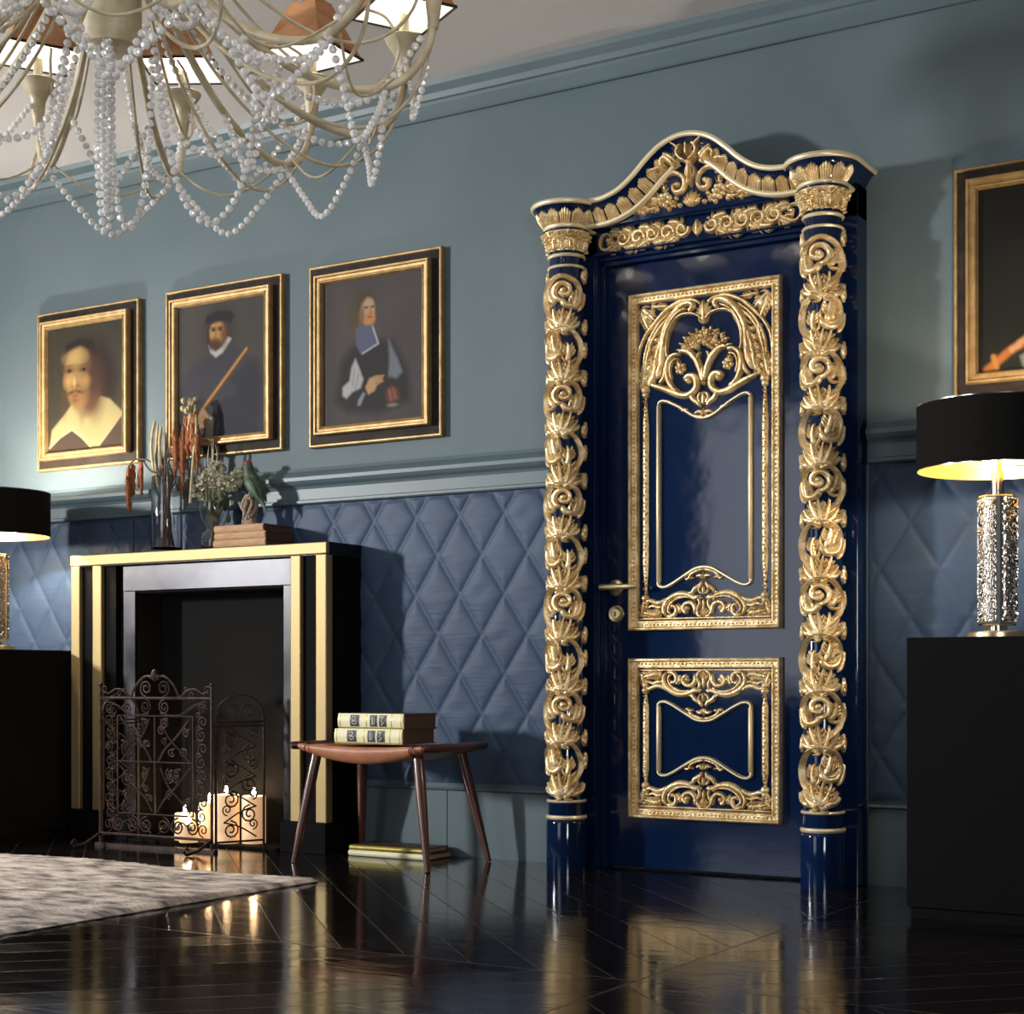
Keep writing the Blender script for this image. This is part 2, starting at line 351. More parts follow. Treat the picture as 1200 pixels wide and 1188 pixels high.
def leaf(mb, mp, u, v, a, L, curl=.6, w=.2, lobes=4, h=.012, side=0):
    """acanthus leaf: curved spine with side lobes; a = heading, curl = how far it bends (rad)"""
    sp = []; x, y, aa = u, v, a; N = 7
    for i in range(N): sp.append((x, y, aa)); x += L / (N - 1) * math.cos(aa); y += L / (N - 1) * math.sin(aa); aa += curl / (N - 1)
    stroke(mb, mp, [(p[0], p[1]) for p in sp], [L * w * .45, L * w * .5, L * w * .38, L * w * .12], h, n=2)
    for k in range(lobes):
        t = .12 + .68 * k / max(1, lobes - 1); i = int(t * (N - 1)); p = sp[i]; ll = L * w * (2.1 - 1.1 * t)
        for s in ((-1, 1) if side == 0 else (side,)):
            b = p[2] + s * .95
            q1 = (p[0] + ll * .5 * math.cos(b), p[1] + ll * .5 * math.sin(b)); b2 = b - s * .55
            q2 = (q1[0] + ll * .55 * math.cos(b2), q1[1] + ll * .55 * math.sin(b2))
            stroke(mb, mp, [(p[0], p[1]), q1, q2], [L * w * .22, L * w * .28, L * w * .08], h * .75, n=3, k=4)
def fan(mb, mp, u, v, a, L, spread, n, w, h=.01):
    for i in range(n):
        b = a + spread * (i / (n - 1) - .5) if n > 1 else a
        ll = L * (1 - .25 * abs(i / (n - 1) - .5) * 2)
        stroke(mb, mp, [(u, v), (u + ll * .5 * math.cos(b), v + ll * .5 * math.sin(b)), (u + ll * math.cos(b), v + ll * math.sin(b))], [w * .4, w, w * .6], h, n=2, k=4)
def both(fn):
    for s in (1, -1): fn(s)

# ------------------------------------------------------------------ the carved door
CX = -2.315
door = thing('door_1', 'blue lacquered door with two gilded carved panels and a brass lever, closed', 'door', (CX, -.03, 0), kind='structure')
LY = -.035
lf = MB().box(CX - .372, CX + .372, LY, -.002, .008, 2.112)
leafo = obj('door_leaf', lf, 'lacquer', door, bevel=.002, smooth=False)

def plane_map(cx, z0, y, flipz=1):
    return lambda u, v, h: (cx + u, y - h, z0 + flipz * v)
def ring_rect(mb, mp, u0, u1, v0, v1, prof):
    """mitred rectangular moulding; prof = [(inset, height)...]"""
    k = len(prof); vs = []
    for ins, h in prof:
        for (u, v) in ((u0 + ins, v0 + ins), (u1 - ins, v0 + ins), (u1 - ins, v1 - ins), (u0 + ins, v1 - ins)): vs.append(mp(u, v, h))
    mb.add(vs, [(j * 4 + i, j * 4 + (i + 1) % 4, (j + 1) * 4 + (i + 1) % 4, (j + 1) * 4 + i) for j in range(k - 1) for i in range(4)])
FR = [(0, -.002), (0, .020), (.003, .025), (.008, .025), (.011, .018), (.014, .012), (.026, .012), (.028, .018), (.031, .018), (.034, .010), (.036, .0), (.036, -.002)]
def panel_frame(z0, z1, parent):
    mb = MB(); mp = plane_map(CX, 0, LY); u0, u1 = -.283, .283
    ring_rect(mb, mp, u0, u1, z0, z1, FR)
    # gadroon texture in the channel
    s = .0155
    nu = int((u1 - u0 - .05) / s); nv = int((z1 - z0 - .05) / s)
    for i in range(nu):
        u = u0 + .028 + (u1 - u0 - .056) * (i + .5) / nu
        for z in (z0 + .0195, z1 - .0195): stroke(mb, mp, [(u - .004, z - .006), (u + .004, z + .006)], .0052, .019, k=4)
    for i in range(nv):
        z = z0 + .028 + (z1 - z0 - .056) * (i + .5) / nv
        for u in (u0 + .0195, u1 - .0195): stroke(mb, mp, [(u - .006, z - .004), (u + .006, z + .004)], .0052, .019, k=4)
    return obj('gilded_panel_frame', mb, 'gold', parent, ang=60)

def bottom_group(mb, mp):
    """scroll group; v = distance in from the outer edge of the panel, u = from the centre line"""
    stroke(mb, mp, [(-.245, .041), (.245, .041)], .0035, .010)
    def half(s):
        S = lambda pts: [(s * p[0], p[1]) for p in pts]
        stroke(mb, mp, S([(.012, .118), (.031, .110), (.062, .122), (.100, .122), (.138, .102), (.152, .072), (.140, .046)]), [.006, .010, .012, .011, .008, .006], .016)
        stroke(mb, mp, S([(.030, .100), (.052, .112), (.092, .111), (.125, .092), (.134, .068), (.118, .052)]), .0045, .012)
        stroke(mb, mp, S([(.034, .052), (.032, .075), (.045, .092), (.066, .092), (.078, .078), (.070, .062), (.057, .064)]), [.009, .009, .008, .007, .008], .016)
        dome(mb, mp, s * .062, .074, .010, .018)
        stroke(mb, mp, S([(.142, .052), (.122, .048), (.106, .060), (.106, .078), (.118, .084), (.124, .074)]), [.007, .008, .008, .006, .006], .014)
        leaf(mb, mp, s * .078, .068, (0.5 if s > 0 else PI - .5), .035, s * .5, .3, 3, .012)
        leaf(mb, mp, s * .092, .058, (1.6), .032, -s * .6, .3, 3, .010)
        # run out to the corner
        stroke(mb, mp, S([(.135, .112), (.158, .098), (.180, .096), (.205, .104), (.222, .098)]), [.006, .009, .009, .008, .006], .013)
        stroke(mb, mp, S([(.150, .085), (.172, .080), (.195, .086), (.212, .078)]), [.004, .006, .006, .004], .010)
        leaf(mb, mp, s * .160, .055, (0 if s > 0 else PI), .075, s * .35, .22, 5, .012)
        leaf(mb, mp, s * .240, .048, (PI * .62 if s > 0 else PI * .38), .060, -s * .3, .22, 4, .012)
        for (a, b, r) in ((.165, .060, .008), (.185, .052, .007), (.205, .060, .009), (.225, .052, .008), (.232, .075, .009), (.216, .082, .007)): dome(mb, mp, s * a, b, r, .013)
        dome(mb, mp, s * .222, .112, .015, .020); dome(mb, mp, s * .222, .095, .013, .016)
        # pendant of the centre
        stroke(mb, mp, S([(.004, .044), (.020, .050), (.026, .068), (.016, .090), (.022, .112)]), [.005, .006, .006, .005], .012)
        stroke(mb, mp, S([(.046, .120), (.034, .140), (.014, .152), (.006, .168)]), [.005, .009, .009, .005], .014)
        stroke(mb, mp, S([(.040, .116), (.022, .112), (.006, .108)]), [.005, .007, .005], .012)
        stroke(mb, mp, S([(.034, .136), (.052, .126), (.058, .132)]), [.006, .006, .004], .012)
        stroke(mb, mp, S([(.002, .122), (.014, .128), (.018, .140), (.008, .156)]), .0035, .014)
        # sprig inside the inner frame
        stroke(mb, mp, S([(0, .178), (.014, .186), (.030, .180)]), [.006, .007, .003], .014)
        stroke(mb, mp, S([(.070, .181), (.064, .174), (.056, .178), (.046, .192), (.020, .203), (0, .206)]), [.004, .006, .005, .005, .004], .012)
        leaf(mb, mp, s * .052, .180, (PI + .2 if s > 0 else -.2), .016, 0, .35, 2, .010)
    both(half)
    fan(mb, mp, 0, .044, PI / 2, .040, 1.2, 5, .005, .012)
    stroke(mb, mp, [(0, .060), (0, .105)], [.004, .007, .003], .014)
    stroke(mb, mp, [(0, .118), (0, .150)], [.003, .007, .003], .018)
    fan(mb, mp, 0, .172, PI / 2, .028, 1.9, 5, .0045, .014)

def top_group(mb, mp):
    """big crested group of the upper panel, v measured down from the outer top edge (negative z)"""
    def half(s):
        S = lambda pts: [(s * p[0], p[1]) for p in pts]
        stroke(mb, mp, S([(.012, .060), (.030, .046), (.060, .041), (.093, .043), (.143, .067), (.188, .108), (.222, .147), (.244, .195), (.250, .262), (.248, .325)]), [.005, .008, .008, .006, .0045, .0045], .014)
        stroke(mb, mp, S([(.120, .068), (.165, .105), (.200, .150), (.222, .205), (.230, .270)]), [.003, .005, .005, .003], .012)
        stroke(mb, mp, S([(.130, .088), (.168, .125), (.196, .168), (.208, .215)]), [.003, .006, .005, .003], .012)
        # wing
        stroke(mb, mp, S([(.058, .082), (.046, .074), (.040, .062), (.052, .052), (.078, .056), (.105, .075), (.132, .108), (.150, .150), (.156, .200), (.160, .250), (.176, .290)]),
               [.006, .010, .012, .013, .014, .014, .013, .012, .012, .010, .007], .022)
        stroke(mb, mp, S([(.008, .112), (.022, .098), (.050, .088), (.085, .090), (.115, .112), (.133, .150), (.140, .200), (.134, .232)]), [.003, .005, .006, .007, .006, .004], .018)
        stroke(mb, mp, S([(.060, .070), (.090, .082), (.118, .108), (.140, .150), (.150, .200)]), .004, .026)
        for k in range(7):
            t = k / 6; a = (.095 + .058 * math.sin(t * 1.5), .075 + .16 * t)
            leaf(mb, mp, s * (a[0] + .02), a[1] + .008, (PI / 2 - .5 if s > 0 else PI / 2 + .5), .055, s * .5, .34, 4, .019)
        for k in range(9):
            t = k / 8; dome(mb, mp, s * (.178 + .040 * t), .165 + .13 * t + .01 * (k % 2), .010, .014)
            dome(mb, mp, s * (.165 + .038 * t), .205 + .11 * t, .009, .014); leaf(mb, mp, s * (.196 + .036 * t), .150 + .15 * t, (PI / 2 - .4 if s > 0 else PI / 2 + .4), .034, s * .6, .32, 3, .013)
        leaf(mb, mp, s * .238, .330, (-PI / 2 - .2 if s > 0 else -PI / 2 + .2), .11, -s * .1, .16, 6, .013)
        leaf(mb, mp, s * .212, .320, (-PI / 2 - .5 if s > 0 else -PI / 2 + .5), .10, s * .2, .17, 5, .013)
        # sweeping base of the crest
        stroke(mb, mp, S([(.200, .318), (.160, .332), (.126, .346), (.090, .362), (.059, .366), (.034, .352), (.026, .330), (.034, .306), (.052, .300), (.066, .308), (.064, .322)]),
               [.006, .010, .012, .013, .013, .012, .012, .012, .012, .010, .009], .022)
        dome(mb, mp, s * .056, .316, .013, .024)
        stroke(mb, mp, S([(.085, .226), (.110, .224), (.132, .242), (.138, .275), (.131, .312), (.112, .340), (.090, .350)]), [.006, .009, .011, .011, .010, .009], .022)
        stroke(mb, mp, S([(.090, .240), (.108, .240), (.122, .256), (.125, .280), (.118, .308)]), .004, .018)
        stroke(mb, mp, S([(.180, .300), (.165, .275), (.155, .255), (.160, .235)]), [.008, .009, .007, .003], .016)
        stroke(mb, mp, S([(.170, .318), (.152, .300), (.146, .276), (.148, .262)]), [.006, .008, .006, .003], .016)
        stroke(mb, mp, S([(.205, .312), (.190, .292), (.182, .268), (.188, .246)]), [.006, .008, .006, .003], .016)
        rosette(mb, mp, s * .088, .272, .022, .016); leaf(mb, mp, s * .088, .290, (-PI / 2 if s < 0 else -PI / 2), .05, s * .6, .28, 3, .012)
        # vase sides
        stroke(mb, mp, S([(.002, .325), (.012, .285), (.026, .250), (.052, .222), (.078, .214), (.092, .220)]), [.007, .009, .012, .013, .011, .006], .024)
        stroke(mb, mp, S([(.004, .300), (.018, .262), (.020, .236), (.010, .222)]), [.003, .005, .005, .003], .018)
        # corner leaves
        leaf(mb, mp, s * .238, .048, (PI * .80 if s > 0 else PI * .20), .075, -s * .3, .24, 4, .012)
        leaf(mb, mp, s * .240, .052, (PI * .62 if s > 0 else PI * .38), .095, s * .1, .2, 5, .012)
        leaf(mb, mp, s * .200, .046, (PI * .95 if s > 0 else PI * .05), .07, s * .2, .18, 4, .010)
        dome(mb, mp, s * .214, .082, .018, .016)
        # small shell under the crest
        stroke(mb, mp, S([(.050, .362), (.040, .382), (.022, .396), (.010, .412)]), [.006, .010, .010, .005], .018)
        stroke(mb, mp, S([(.002, .362), (.014, .368), (.018, .382), (.008, .400)]), .004, .018)
        stroke(mb, mp, S([(.034, .374), (.050, .372), (.056, .364)]), [.006, .007, .004], .014)
        # sprig on the inner frame
        stroke(mb, mp, S([(0, .432), (.018, .426), (.036, .432)]), [.006, .007, .003], .014)
        stroke(mb, mp, S([(.084, .408), (.078, .418), (.068, .414), (.058, .428), (.030, .440), (0, .444)]), [.004, .006, .006, .005, .004], .012)
        leaf(mb, mp, s * .078, .414, (-.4 if s > 0 else PI + .4), .02, 0, .35, 2, .010)
        # rod block
        dome(mb, mp, s * .222, .335, .017, .022); dome(mb, mp, s * .222, .352, .013, .016)
    both(half)
    # flower heap
    rnd = random.Random(3)
    for k in range(64):
        a = rnd.uniform(-1.35, 1.35); r = rnd.uniform(.2, 1) ** .7
        u = .088 * r * math.sin(a); v = .222 - .072 * r * math.cos(a)
        if k % 4 == 0: rosette(mb, mp, u, v, .015, rnd.uniform(.018, .028), 5)
        else: dome(mb, mp, u, v, rnd.uniform(.006, .010), rnd.uniform(.016, .028))
    for k in range(11):
        a = -1.4 + 2.8 * k / 10; stroke(mb, mp, [(.08 * math.sin(a), .222 - .065 * math.cos(a)), (.105 * math.sin(a), .222 - .086 * math.cos(a))], [.006, .003], .014)
    stroke(mb, mp, [(0, .330), (0, .270)], [.004, .010, .007], .026)
    fan(mb, mp, 0, .325, PI / 2 * 1, .016, 2.4, 5, .004, .014)
    leaf(mb, mp, 0, .128, -PI / 2, .082, 0, .2, 4, .020)
    fan(mb, mp, 0, .100, -PI / 2, .048, 2.2, 7, .006, .016)
    stroke(mb, mp, [(0, .358), (0, .405)], [.004, .008, .003], .020)
    fan(mb, mp, 0, .440, -PI / 2, .028, 1.9, 5, .0045, .014)

def rods(mb, mp, v0, v1):
    for s in (-1, 1):
        u = s * .222
        stroke(mb, mp, [(u, v0), (u, (v0 + v1) / 2), (u, v1)], .0115, .012, n=3)
        n = int(abs(v1 - v0) / .0135)
        for i in range(n):
            v = v0 + (v1 - v0) * (i + .5) / n; dome(mb, mp, u + .003 * (1 if i % 2 else -1), v, .0052, .017, 6, 2)
def inner_frame(mb, mp, zb, zt, tcurve):
    """zb/zt are local v of the lower / upper panel edges (up axis)"""
    low = [(-.171, .40)]
    B = [(.171, .175), (.172, .160), (.163, .151), (.146, .150), (.126, .157), (.098, .172), (.059, .195), (.030, .210), (0, .2145)]
    R = [(u, zb + v) for u, v in B]; Lf = [(-u, v) for u, v in R[::-1][1:]]
    T = [(u, zt - v) for u, v in tcurve]; TL = [(-u, v) for u, v in T[::-1][1:]]
    stroke(mb, mp, R + Lf, .0062, .014, n=4)
    stroke(mb, mp, T + TL, .0062, .014, n=4)
    for s in (-1, 1): stroke(mb, mp, [(s * .171, R[1][1]), (s * .171, T[1][1])], .0085, .016)

TC_top = [(.171, .396), (.170, .386), (.158, .378), (.138, .381), (.115, .392), (.090, .405), (.062, .424), (.030, .443), (0, .449)]
TC_std = [(.171, .175), (.172, .160), (.163, .151), (.146, .150), (.126, .157), (.098, .172), (.059, .195), (.030, .210), (0, .2145)]
for (z0, z1, big) in ((.832, 2.002, True), (.182, .736, False)):
    g = panel_frame(z0, z1, door)
    g['label'] = 'tall gilded upper door panel with crested scrollwork' if big else 'small gilded lower door panel'
    mb = MB(); bottom_group(mb, plane_map(CX, z0, LY))
    obj('gilded_scrollwork', mb, 'gold', g, ang=50)
    mb = MB(); (top_group if big else bottom_group)(mb, plane_map(CX, z1, LY, -1))
    obj('gilded_scrollwork', mb, 'gold', g, ang=50, label='crested gilded scrollwork with a flower basket' if big else None)
    mb = MB(); inner_frame(mb, plane_map(CX, 0, LY), z0, z1, TC_top if big else TC_std); obj('inner_moulding', mb, 'pale_gold', g)
    mb = MB(); rods(mb, plane_map(CX, 0, LY), z0 + .11, z1 - (.34 if big else .11)); obj('beaded_rod', mb, 'gold', g)

# lever handle and keyhole plate
hb = MB(); hx, hz = CX - .338, .985
def disc_y(mb, x, z, prof, n=28):     # prof = (r, out)
    vs = [(x + r * math.cos(2 * PI * i / n), LY - o, z + r * math.sin(2 * PI * i / n)) for r, o in prof for i in range(n)]
    fs = [(j * n + i, j * n + (i + 1) % n, (j + 1) * n + (i + 1) % n, (j + 1) * n + i) for j in range(len(prof) - 1) for i in range(n)]
    fs.append(tuple((len(prof) - 1) * n + i for i in range(n))); mb.add(vs, fs)
disc_y(hb, hx, hz, [(.029, -.002), (.029, .006), (.025, .010), (.017, .012), (.013, .016), (.011, .05)])
hd = obj('door_handle', hb, 'brass', door)
lv = MB(); lv.tube([(hx - .040, LY - .056, hz), (hx - .036, LY - .056, hz), (hx - .02, LY - .056, hz), (hx + .02, LY - .056, hz), (hx + .06, LY - .056, hz), (hx + .10, LY - .054, hz), (hx + .108, LY - .054, hz)], [.006, .011, .011, .0125, .009, .009, .005], 14)
obj('lever', lv, 'brass', hd)
kb = MB(); disc_y(kb, hx, .893, [(.030, -.002), (.030, .005), (.026, .009), (.018, .007), (.016, .010)])
kp = obj('keyhole_plate', kb, 'brass', door)
k2 = MB().box(hx - .003, hx + .003, LY - .0115, LY - .0095, .884, .902); obj('keyhole', k2, 'dark_lacquer', kp, smooth=False)

# surround: jambs, lintel, columns, cornice, carvings
sur = thing('door_surround', 'tall blue door surround with gilt vine-carved columns and an arched gilded cornice', 'door frame', (CX, 0, 0))
j = MB()
for s in (-1, 1):
    a, b_ = sorted((CX + s * .388, CX + s * .56)); j.box(a, b_, -.088, 0, 0, 2.25)
    a, b_ = sorted((CX + s * .372, CX + s * .388)); j.box(a, b_, -.060, 0, 0, 2.13)
    a, b_ = sorted((CX + s * .394, CX + s * .401)); j.box(a, b_, -.095, -.08, 0, 2.14)
obj('jamb', j, 'lacquer', sur, smooth=False, bevel=.002)
l = MB(); l.box(CX - .56, CX + .56, -.088, 0, 2.145, 2.25); l.box(CX - .388, CX + .388, -.076, 0, 2.128, 2.145); l.box(CX - .388, CX + .388, -.060, 0, 2.113, 2.128)
l.box(CX - .40, CX + .40, -.10, -.08, 2.142, 2.150); l.box(CX - .40, CX + .40, -.115, -.08, 2.228, 2.250)
obj('lintel', l, 'lacquer', sur, smooth=False, bevel=.002)
fz = MB(); mp = plane_map(CX, 2.188, -.088)
rnd = random.Random(8)
for s in (1, -1):
    stroke(fz, mp, [(s * .29, .0), (s * .315, -.014), (s * .345, -.028), (s * .366, -.020), (s * .372, 0), (s * .362, .022), (s * .340, .026), (s * .328, .012), (s * .338, 0)], [.004, .006, .007, .007, .007, .007, .006, .005, .006], .014)
    dome(fz, mp, s * .340, .006, .009, .016)
    leaf(fz, mp, s * .345, -.006, PI if s > 0 else 0, .05, s * .4, .22, 3, .012)
    for k in range(5):
        c0 = s * (.055 + .056 * k); f = 1 if k % 2 else -1
        P = spiral_pts(c0, -.002 * f, .026, .006, (PI if s > 0 else 0) + (.4 * s * f), -1.25 * s * f)
        stroke(fz, mp, P, [.005, .009, .008, .006], .017, n=2)
        leaf(fz, mp, c0, -.020 * f, (.5 if s > 0 else PI - .5) * 1 if f < 0 else (-.5 if s > 0 else PI + .5), .058, s * f * .8, .34, 4, .016)
        leaf(fz, mp, c0 + s * .02, .012 * f, (.9 * f if s > 0 else PI - .9 * f), .044, -s * .8 * f, .36, 4, .014)
        rosette(fz, mp, c0, -.002 * f, .010, .015, 5)
        for q in range(3): dome(fz, mp, c0 + rnd.uniform(-.026, .026), rnd.uniform(-.030, .030), .006, .011)
fan(fz, mp, 0, -.03, PI / 2, .06, .9, 5, .006, .016); stroke(fz, mp, [(0, -.03), (0, .03)], [.005, .009, .005], .018)
obj('frieze_carving', fz, 'gold', sur, ang=50)

CYc = -.158; RC = .062
def col_map(cx, R=RC, a0=.25):
    return lambda u, v, h: (cx + (R + h) * math.sin(a0 + u / R), CYc - (R + h) * math.cos(a0 + u / R), v)
def cone_map(cx, Rf, a0=.25):
    return lambda u, v, h: (cx + (Rf(v) + h) * math.sin(a0 + u / .07), CYc - (Rf(v) + h) * math.cos(a0 + u / .07), v)
def vine(mb, mp, z0, z1, flip):
    n = 10; L = (z1 - z0) / n
    for k in range(n):
        zc = z0 + L * (k + .5); f = flip if k % 2 else -flip; big = (k % 2 == 0)
        # the running stem sweeping round an open C
        P = [(f * -.046, zc - L * .64), (f * .012, zc - L * .52), (f * .056, zc - L * .28), (f * .068, zc), (f * .044, zc + L * .28), (f * 0, zc + L * .39), (f * -.048, zc + L * .27), (f * -.064, zc + L * .04), (f * -.050, zc - L * .16), (f * -.018, zc - L * .19), (f * .004, zc - L * .04)]
        stroke(mb, mp, P, [.010, .012, .010, .0085, .008, .0085, .009, .009, .010, .011, .012], .016, n=4)
        stroke(mb, mp, P[1:8], [.003, .004, .0035, .003], .0205, n=4, k=4)
        if big:
            leaf(mb, mp, f * -.012, zc - L * .14, PI / 2 + f * .45, L * .42, -f * .6, .34, 4, .018)
            leaf(mb, mp, f * -.034, zc - L * .10, PI / 2 + f * .1, L * .36, f * .5, .30, 4, .014)
            leaf(mb, mp, f * .016, zc - L * .30, PI / 2 - f * .35, L * .42, f * .8, .28, 4, .014)
        else:
            stroke(mb, mp, spiral_pts(f * -.006, zc + L * .10, .036, .009, -PI / 2, f * 1.3), [.008, .010, .009, .008], .018, n=2)
            dome(mb, mp, f * -.006, zc + L * .10, .012, .022)
            leaf(mb, mp, f * .022, zc - L * .14, PI / 2 - f * .9, L * .38, f * 1.3, .32, 4, .016)
            leaf(mb, mp, f * -.034, zc - L * .24, PI / 2 + f * .5, L * .38, -f * .8, .30, 4, .016)
        # acanthus sheath at each junction, opening upward and to both sides
        for (a, ll, cu) in ((1.15, .46, -.9), (.6, .52, -.5), (.1, .50, .1), (-.45, .50, .5), (-1.0, .48, .9)):
            leaf(mb, mp, f * .004, zc - L * .70, PI / 2 + f * a, L * ll, f * cu, .21, 4, .017)
        stroke(mb, mp, [(f * -.06, zc - L * .48), (f * -.04, zc - L * .60), (0, zc - L * .64)], [.005, .012, .014], .019)
        stroke(mb, mp, [(f * .080, zc - L * .40), (f * .070, zc - L * .56), (f * .030, zc - L * .66)], [.004, .010, .012], .016)
        stroke(mb, mp, [(f * -.085, zc + L * .1), (f * -.078, zc - L * .12), (f * -.055, zc - L * .30)], [.004, .008, .008], .013)
        for (a, b_) in ((.088, -.15), (-.086, .3), (.088, .3)):
            leaf(mb, mp, f * a, zc + L * b_, PI / 2 + (.5 if a * f < 0 else -.5), L * .36, .5 if a * f < 0 else -.5, .30, 3, .013)
def capitalR(v): t = (v - 2.143) / .075; return .062 + .018 * t * t + .004 * t
for s in (-1, 1):
    cx = CX + s * .470
    c = MB(); c.lathe([(.071, 0), (.071, .165), (.069, .172), (.066, .176), (.066, .183), (.064, .205), (.064, .228), (.062, .245), (.062, 2.09), (.058, 2.11), (.062, 2.135), (.060, 2.143)] + [(capitalR(z) - .004, z) for z in np.linspace(2.143, 2.218, 6)], cx, CYc, 40)
    co = obj('column', c, 'lacquer', sur, ang=30)
    rg = MB()
    for z, r, hh in ((.184, .066, .009), (.240, .064, .006), (2.094, .061, .006), (2.132, .061, .007)):
        rg.lathe([(r - .004, z - hh), (r + .004, z - hh * .7), (r + .007, z), (r + .004, z + hh * .7), (r - .004, z + hh)], cx, CYc, 40, cap=False)
    obj('gilt_ring', rg, 'rim_gold', co)
    vn = MB(); vine(vn, col_map(cx), .290, 2.078, s); obj('carved_vine', vn, 'gold', co, ang=50)
    cp = MB(); mpc = cone_map(cx, capitalR)
    cp.lathe([(capitalR(z), z) for z in np.linspace(2.148, 2.214, 5)], cx, CYc, 32, cap=False)
    for k in range(-4, 5):
        u = k * .030
        leaf(cp, mpc, u, 2.150, PI / 2, .036, 0, .30, 3, .010); 
        rosette(cp, mpc, u + .015, 2.192 + .004 * (k % 2), .013, .014, 5)
        stroke(cp, mpc, spiral_pts(u, 2.199, .012, .003, 0, 1.2 * (1 if k % 2 else -1)), .004, .013, n=2)
        dome(cp, mpc, u + .015, 2.158, .006, .012)
    for k in range(-3, 4): stroke(cp, mpc, [(k * .04, 2.146), (k * .04 + .014, 2.156)], .006, .015)
    obj('capital', cp, 'gold', co, ang=50)

# cornice
rimc = [(0, 2.480), (.05, 2.473), (.10, 2.452), (.15, 2.414), (.20, 2.368), (.25, 2.334), (.30, 2.317), (.345, 2.312), (.40, 2.312)]
rc = crom([(-a, b_) for a, b_ in rimc[::-1][:-1]] + rimc, 5)
PR = [(-.03, .0), (.055, .0), (.058, .005), (.058, .011), (.053, .016), (.047, .019), (.040, .026), (.036, .034), (.030, .046), (.018, .062), (.010, .072), (.012, .078), (.008, .084), (-.03, .084)]
# profile entries: (outward from base line, down along the elevation normal)
def nrm(c, i):
    a = c[max(0, i - 1)]; b_ = c[min(len(c) - 1, i + 1)]; tx, tz = b_[0] - a[0], b_[1] - a[1]; L = math.hypot(tx, tz); return tz / L, -tx / L
def sweep_mid(prof, base=-.140, closed=True):
    mb = MB(); k = len(prof); vs = []
    for i, p in enumerate(rc):
        nx, nz = nrm(rc, i)
        for o, d in prof: vs.append((CX + p[0] + nx * d, base - o, p[1] + nz * d))
    mb.add(vs, [(i * k + q, i * k + (q + 1) % k, (i + 1) * k + (q + 1) % k, (i + 1) * k + q) for i in range(len(rc) - 1) for q in range(k if closed else k - 1)])
    return mb
def sweep_bulge(prof, s, base=.062, ztop=2.308, mass=True):
    mb = MB(); k = len(prof); vs = []; cx = CX + s * .470
    path = [(-1, 0, 0.)] ; pts = []
    N = 26
    pts.append(((-1, 0), -.002 + .0))
    for i in range(N + 1):
        a = PI + PI * i / N; pts.append(((math.cos(a), math.sin(a)), None))
    pts.append(((1, 0), -.002))
    for (n_, yy) in pts:
        for o, d in prof:
            r = base + o
            if yy is None: vs.append((cx + n_[0] * r, CYc + n_[1] * r, ztop - d))
            else: vs.append((cx + n_[0] * r, yy, ztop - d))
    mb.add(vs, [(i * k + q, i * k + (q + 1) % k, (i + 1) * k + (q + 1) % k, (i + 1) * k + q) for i in range(len(pts) - 1) for q in range(k)])
    if not mass: return mb
    # closed top
    r = base + .052
    mb.box(cx - r, cx + r, CYc, -.002, ztop - .012, ztop - .002); mb.box(cx - base - .012, cx + base + .012, CYc, -.002, ztop - .08, ztop - .010)
    return mb
    return mb
cor = MB(); a = sweep_mid(PR); cor.add(a.v, a.f)
# mass behind the moulding back to the wall
vs = []
for p in rc: vs += [(CX + p[0], -.002, p[1] - .002), (CX + p[0], -.150, p[1] - .002), (CX + p[0], -.125, 2.235), (CX + p[0], -.002, 2.235)]
cor.add(vs, [(i * 4 + q, i * 4 + (q + 1) % 4, (i + 1) * 4 + (q + 1) % 4, (i + 1) * 4 + q) for i in range(len(rc) - 1) for q in range(4)])
for s in (-1, 1):
    a = sweep_bulge(PR, s); cor.add(a.v, a.f)
    cor.lathe([(.01, 2.218), (.084, 2.218), (.068, 2.232)], CX + s * .47, CYc, 30)
coro = obj('cornice', cor, 'lacquer', sur, ang=35)
RIM = [(.050, -.003), (.060, -.003), (.064, .002), (.064, .010), (.060, .014), (.050, .014)]
rim = sweep_mid(RIM)
for s in (-1, 1): a = sweep_bulge(RIM, s, mass=False); rim.add(a.v, a.f)
top = []
obj('gilt_rim', rim, 'rim_gold', coro, ang=50)
BEAD = [(.004, .070), (.016, .070), (.020, .076), (.018, .083), (.010, .087), (.002, .086)]
bd = MB(); k = len(BEAD)
def mid_pt(i, o, d):
    nx, nz = nrm(rc, i); return (CX + rc[i][0] + nx * d, -.140 - o, rc[i][1] + nz * d)
for lo, hi in ((0, len(rc) // 2 - 6), (len(rc) // 2 + 6, len(rc) - 1)):
    vs = [mid_pt(i, o, d) for i in range(lo, hi + 1) for o, d in BEAD]
    bd.add(vs, [(i * k + q, i * k + (q + 1) % k, (i + 1) * k + (q + 1) % k, (i + 1) * k + q) for i in range(hi - lo) for q in range(k)])
for s in (-1, 1): a = sweep_bulge(BEAD, s, mass=False); bd.add(a.v, a.f)
obj('gilt_bead', bd, 'rim_gold', coro, ang=50)
